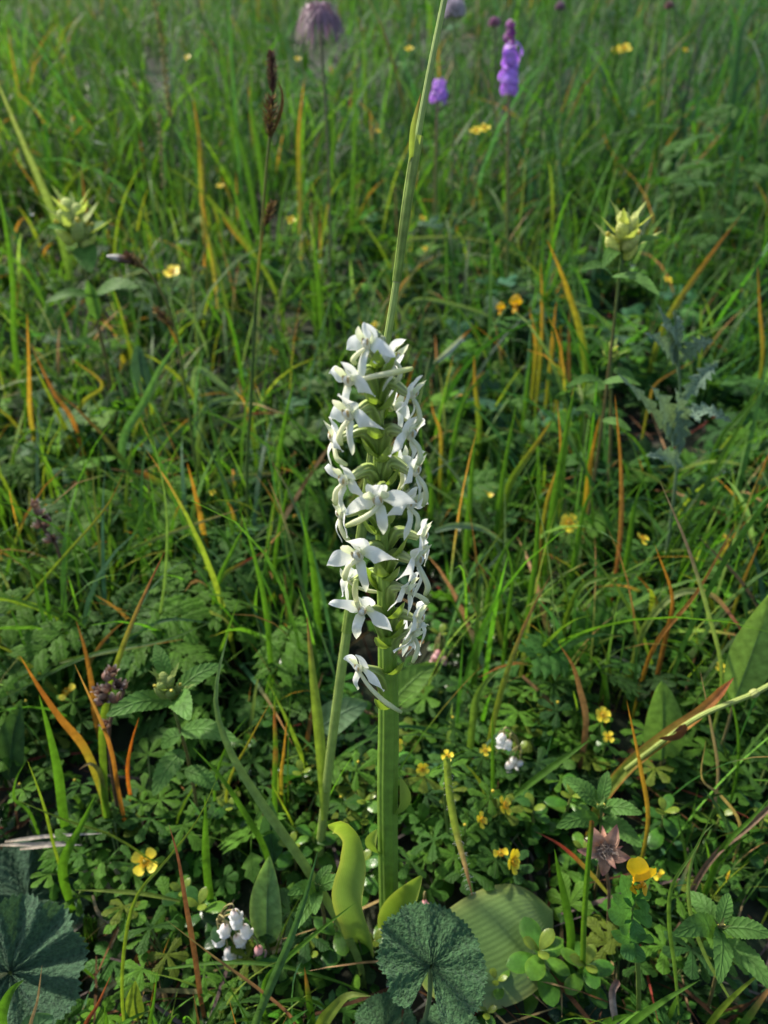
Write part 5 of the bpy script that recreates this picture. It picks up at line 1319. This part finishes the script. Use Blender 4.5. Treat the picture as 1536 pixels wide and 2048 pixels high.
def far_trefoil(label, px, py, wpx, h):
    H = on(px, py, h); B = A([H[0], H[1]+.005, float(gz(H[0], H[1]+.005))-.003]); f = mpx(H, 1)*wpx/26
    root = thing('birdsfoot_trefoil', label, 'wildflower', B)
    part('stem', tube(spline([B, (B+H)/2+A([.002, 0, 0]), H], 10), 2.4*f, 6, col=(.11, .22, .05)), STEM, root)
    fl = part('flower', blob(H, (6*f, 9*f), 6, 8, col=(.70, .36, .01), axis=(0, -.7, .4)), YELLOW, root)
    part('standard_petal', sheet(spline([H, H+A([.0, -4*f, 12*f]), H+A([2*f, 0, 24*f])], 10), 26*f, ovat, A([0, -1, .2]), m=7, cup=-.3, col=(.76, .46, .012)), YELLOW, fl)
    for s_ in (-1, 1): part('wing_petal', sheet(spline([H, H+A([s_*3*f, -6*f, -4*f]), H+A([s_*5*f, -9*f, -12*f])], 8), 12*f, obov, A([s_, -.6, .2]), m=5, cup=-.3, col=(.74, .42, .01)), YELLOW, fl)
    for i in range(5): inst('leaflet', OB_ME[1], root, H+A([0, .002, -.012-.004*(i//3)]), tilt_frame(i*1.3, .2), .8)
far_trefoil('larger of two blurred yellow pea flowers in the right meadow', 1031, 612, 26, .085)
far_trefoil('smaller of two blurred yellow pea flowers in the right meadow', 1001, 620, 18, .08)

# ------------------------------------------------------------------ withered flower and brown seed spikes
def make_withered():
    yb = basept(1222, 1860, .965)[1]
    B = at(1222, 1870, yb); B[2] = float(gz(B[0], yb))-.003
    root = thing('withered_flower', 'withered brown star shaped calyx with a woolly centre behind the green stalk', 'dead flower', B)
    H = at(1207, 1697, yb-.012); f = mpx(H, 1)
    part('stem', tube(spline([B, at(1218, 1780, yb-.006), at(1210, 1730, yb-.010), H], 16), 4*f, 6, col=[(0, (.16, .13, .06)), (1, (.3, .16, .1))]), DRY, root)
    part('receptacle', blob(H, (17*f, 13*f), 7, 10, col=(.28, .18, .14), axis=(.1, -.8, .5)), DRY, root)
    for t_, dy, wp in [((1178, 1648), .004, 26), ((1234, 1648), .004, 30), ((1262, 1716), -.004, 28), ((1205, 1752), -.006, 26), ((1154, 1700), -.002, 26), ((1232, 1738), -.008, 14), ((1204, 1650), .006, 14), ((1166, 1676), .0, 12), ((1246, 1692), .0, 12)]:
        T0 = at(*t_, yb-.012+dy)
        part('sepal', sheet(spline([H, (H+T0)/2+A([0, -.0014, .0006]), T0], 12), wp*f, lambda t: lanc(t)*.9+.1*(1-t), A([0, -.85, .5]), m=5, cup=.3, fold=.15, col=[(0, (.45, .28, .19)), (.7, (.52, .29, .20)), (1, (.36, .14, .14))], wave=.04), DRY, root)
    mb = MB(); r_ = np.random.default_rng(4)
    for i in range(130):
        d = unit(A([r_.normal(), -abs(r_.normal())-.3, r_.normal()+.3]))
        p = H+d*11*f
        mb.add(tube(spline([p, p+d*9*f, p+d*12*f+A(r_.normal(0, 6, 3))*f], 5), .7*f, 3, col=tuple(A([.45, .36, .30])*r_.uniform(.6, 1.2))))
    o = part('stamen_wool', mb, DRY, root); o['kind'] = 'stuff'
make_withered()
def capsule_tpl():
    mb = MB()
    for i in range(5):
        a = i*1.2566; d = A([math.cos(a), math.sin(a), 0])
        mb.add(sheet(spline([d*.0002, d*.0019+A([0, 0, .0012]), d*.0020+A([0, 0, .0030]), d*.0028+A([0, 0, .0044])], 8), .0026, ovat, -d, m=5, cup=.3, col=[(0, (.17, .085, .055)), (.6, (.27, .15, .11)), (1, (.55, .48, .44))]))
    mb.add(blob((0, 0, .0016), (.0013, .0016), 6, 8, col=(.07, .03, .02)))
    return mb.tpl()
CAPS = shared('seed_capsule', capsule_tpl(), DRY)
def seed_spike(label, pts, base, k, scale):
    yb = basept(*base, k)[1]
    B = at(*base, yb); B[2] = float(gz(B[0], yb))-.003
    root = thing('dead_seed_spike', label, 'seed head', B)
    Q = [at(x, y, yb-.004) for x, y in pts]
    part('stem', tube(spline([B]+[Q[-1]+A([0, .001, 0]), Q[len(Q)//2]+A([0, .001, 0]), Q[0]], 20), .0008*scale, 6, col=[(0, (.12, .08, .05)), (1, (.2, .12, .09))]), DRY, root)
    r_ = random.Random(3)
    for q in Q:
        inst('seed_capsule', CAPS, root, q, rotz(r_.uniform(0, 6)) @ roty(r_.uniform(-.9, .9)) @ rotx(r_.uniform(.0, .9)), scale*r_.uniform(.85, 1.15))
seed_spike('brown dead spike of open seed capsules beside the toothed rattle', [(222, 1352), (208, 1362), (228, 1372), (202, 1385), (222, 1382), (245, 1382), (200, 1398), (216, 1392), (228, 1408), (204, 1412), (218, 1452)], (222, 1600), .93, 1.0)
seed_spike('small bleached seed spike leaning over the ferny leaves', [(68, 1015), (74, 1030), (84, 1040), (102, 1045), (82, 1055), (92, 1056), (100, 1080), (106, 1082)], (130, 1180), .86, 1.0)

# ------------------------------------------------------------------ clubmoss and heath sprigs
def heath(px, py, h, n, label, group, col=(.09, .19, .025), k=.98, scale=1.0):
    g = gpt(px, py, k); r_ = np.random.default_rng(int(px+py*3))
    root = thing('heath_sprig', label, 'shrub', g, group)
    for j in range(n):
        a = r_.uniform(0, 6.28); ln = h*r_.uniform(.6, 1.1)
        tip = g+A([math.cos(a)*ln*.35, math.sin(a)*ln*.3, ln*.85])
        s = spline([g+A([0, 0, -.003]), (g+tip)/2+A([math.cos(a)*.002, 0, 0]), tip], 26)
        mb = MB()
        mb.add(tube(s, .00045, 5, col=(.10, .09, .04)))
        for i in range(4, 26):
            for q in range(5):
                b = i*1.1+q*1.2566; ax = unit(s[min(i+1, 25)]-s[max(i-1, 0)])
                e1 = unit(np.cross(ax, [.3, 1, .1])); e2 = np.cross(ax, e1)
                d = e1*math.cos(b)+e2*math.sin(b)
                L_ = .0026*scale*(1.15-.5*i/26)
                c = A(col)*r_.uniform(.7, 1.3)*(1+.4*(i/26))
                mb.add(sheet(spline([s[i], s[i]+d*L_*.7+ax*L_*.4, s[i]+d*L_*.9+ax*L_*1.0], 3), .0011*scale, lanc, ax, m=2, cup=0, col=tuple(c)))
        part('shoot', mb, LEAF, root)
HS = 'mossy green heath sprig with tiny crowded leaves'
heath(238, 1640, .026, 6, 'bushy mossy heath sprig between the hooked blade and the rattle', None)
heath(255, 1660, .022, 4, 'low mossy heath sprig under the bushy one', None)
for px, py in [(180, 1735), (150, 1960), (115, 1980), (165, 1880), (70, 1240), (100, 1260), (40, 1230), (200, 1745), (355, 1420), (400, 1440), (135, 1900)]:
    heath(px, py, .020, 4, HS, 'mossy heath sprigs', col=(.07, .15, .02))
sprout = [(470, 1745, .012), (500, 1200, .014), (910, 1190, .016), (870, 1200, .016)]
for px, py, h in sprout:
    heath(px, py, h*1.3, 5, 'small feathery grey green sprig near the orchid', 'feathery sprigs near the orchid', col=(.12, .18, .08), scale=1.4)

# ------------------------------------------------------------------ hairy drooping blade right of the orchid
def make_hairy():
    y0 = basept(945, 1800, .93)[1]
    P = A([at(x, y, y0+d) for x, y, d in [(893, 1515, .0), (898, 1580, -.002), (912, 1660, -.003), (930, 1730, -.002), (945, 1792, .0)]])
    g = gpt(905, 1720, 1.0)
    root = thing('hairy_blade', 'hairy green blade drooping to a withered pink tip right of the orchid stem', 'grass blade', g)
    s = spline(P, 40); f = mpx(P[2], 1)
    part('leaf', sheet(s, 15*f, lambda t: np.interp(t, [0, .4, .8, 1], [.9, 1, .5, .05]), TOCAM, m=5, cup=.3, fold=.3, col=[(0, (.22, .30, .06)), (.45, (.2, .26, .06)), (.7, (.32, .22, .16)), (1, (.22, .07, .07))]), GRASS, root)
    part('stem', tube(spline([g+A([0, 0, -.003]), (g+P[0])/2+A([-.002, .002, .004]), P[0]], 12), 3*f, 6, col=(.14, .22, .05)), STEM, root)
    mb = MB(); r_ = np.random.default_rng(8)
    for i in range(70):
        p = s[r_.integers(2, 40)]; d = unit(A([r_.choice([-1, 1]), r_.normal(0, .4), r_.normal(0, .5)]))
        mb.add(tube([p, p+d*7*f, p+d*(8+6*r_.random())*f+A([0, 0, -2*f])], .22*f, 3, col=(.75, .76, .70)))
    o = part('leaf_hairs', mb, DRY, root); o['kind'] = 'stuff'
make_hairy()

# ------------------------------------------------------------------ dewdrops
DROP = MB().add(blob((0, 0, 0), (.0011, .0011), 9, 12, col=(1, 1, 1), pw=1.0)).mesh('dewdrop', DEW)

DROPS = [(1448, 941, .82), (1464, 943, .82), (905, 690, .8), (925, 678, .8), (62, 425, .78), (375, 482, .8), (362, 480, .8), (288, 1297, .9), (640, 520, .8), (1265, 530, .78), (265, 1932, .98), (1248, 1345, .9), (515, 1580, .93), (500, 1545, .93)]
for px, py, k in DROPS:
    p = basept(px, py, k)
    o = inst('dewdrop', DROP, None, p, None, mpx(p, 10)/.0022)
    tag(o, 'clear dewdrop on a grass blade', 'dewdrop', 'dewdrops on the grass')

# ------------------------------------------------------------------ labels that single out look-alikes by what they stand beside
LAND = [(290, 1724, .016, 'four petalled yellow flower'), (220, 1390, .05, 'brown seed spike'), (335, 1380, .05, 'toothed rattle head'), (465, 1860, .02, 'white bell flowers'), (530, 1800, .02, 'lance shaped leaf'),
        (700, 1770, .02, 'curled orchid leaf'), (870, 1930, .01, 'woolly leaf at the orchid foot'), (1020, 1890, .015, 'large orchid leaf'), (1080, 1930, .02, 'glossy rosette sprig'), (1205, 1690, .03, 'withered flower'),
        (1285, 1740, .03, 'yellow pea flower'), (1440, 1860, .02, 'serrated leaf rosette'), (1330, 1430, .04, 'egg shaped leaf'), (1138, 1046, .05, 'cup shaped yellow flower'), (1350, 760, .10, 'grey lobed plant'), (1250, 480, .15, 'pale rattle head on the right'),
        (150, 450, .14, 'pale rattle head on the left'), (540, 200, .16, 'dark sedge spikes'), (500, 860, .04, 'foot of the dark sedge'), (260, 520, .12, 'bent sedge spike'), (90, 1050, .06, 'bleached seed spike'), (1020, 110, .22, 'purple orchid'),
        (640, 60, .22, 'feathery seed head'), (655, 1500, .04, 'paired grass stalks'), (60, 1850, .02, 'large woolly leaf'), (1000, 1700, .02, 'fringed yellow flower'), (1015, 612, .08, 'two yellow pea flowers'), (910, 1620, .03, 'hairy drooping blade'),
        (230, 1800, .01, 'bleached stems'), (850, 1538, .03, 'star shaped yellow flower'), (1205, 1440, .03, 'round yellow flower'), (1340, 1470, .03, 'broad orange tipped blade'), (975, 982, .05, 'drooping yellow flower'), (220, 940, .04, 'black tipped bent blade')]
LPOS = [(on(x, y, h), n) for x, y, h, n in LAND]
ORD = ['closest']+[n+' closest' for n in 'second third fourth fifth sixth seventh eighth ninth tenth eleventh twelfth thirteenth fourteenth fifteenth'.split()]
def single_out():
    by = {}
    for o in bpy.data.objects:
        if o.parent is None and 'group' in o.keys() and 'label' in o.keys(): by.setdefault(o['label'], []).append(o)
    for lab, obs in by.items():
        if len(obs) < 2: continue
        P = [A(o.location) for o in obs]
        D = np.array([[np.linalg.norm(p[:2]-q[:2]) for q, _ in LPOS] for p in P])
        rank = D.argsort(0).argsort(0)
        used = set()
        short = ' '.join(lab.split()[:6])
        for w_ in ('in', 'the', 'low', 'among', 'standing', 'over', 'with', 'left', 'right', 'of', 'between', 'near', 'a', 'to', 'an', 'behind', 'clinging'):
            if short.split()[-1] == w_: short = ' '.join(short.split()[:-1])
        for i, o in enumerate(obs):
            sc = rank[i]*10+D[i]/max(D[i].min(), 1e-6)
            j = int(np.argmin(sc)); r = int(rank[i][j])
            if r < len(ORD): o['label'] = (short+', '+ORD[r]+' to the '+LPOS[j][1])
single_out()
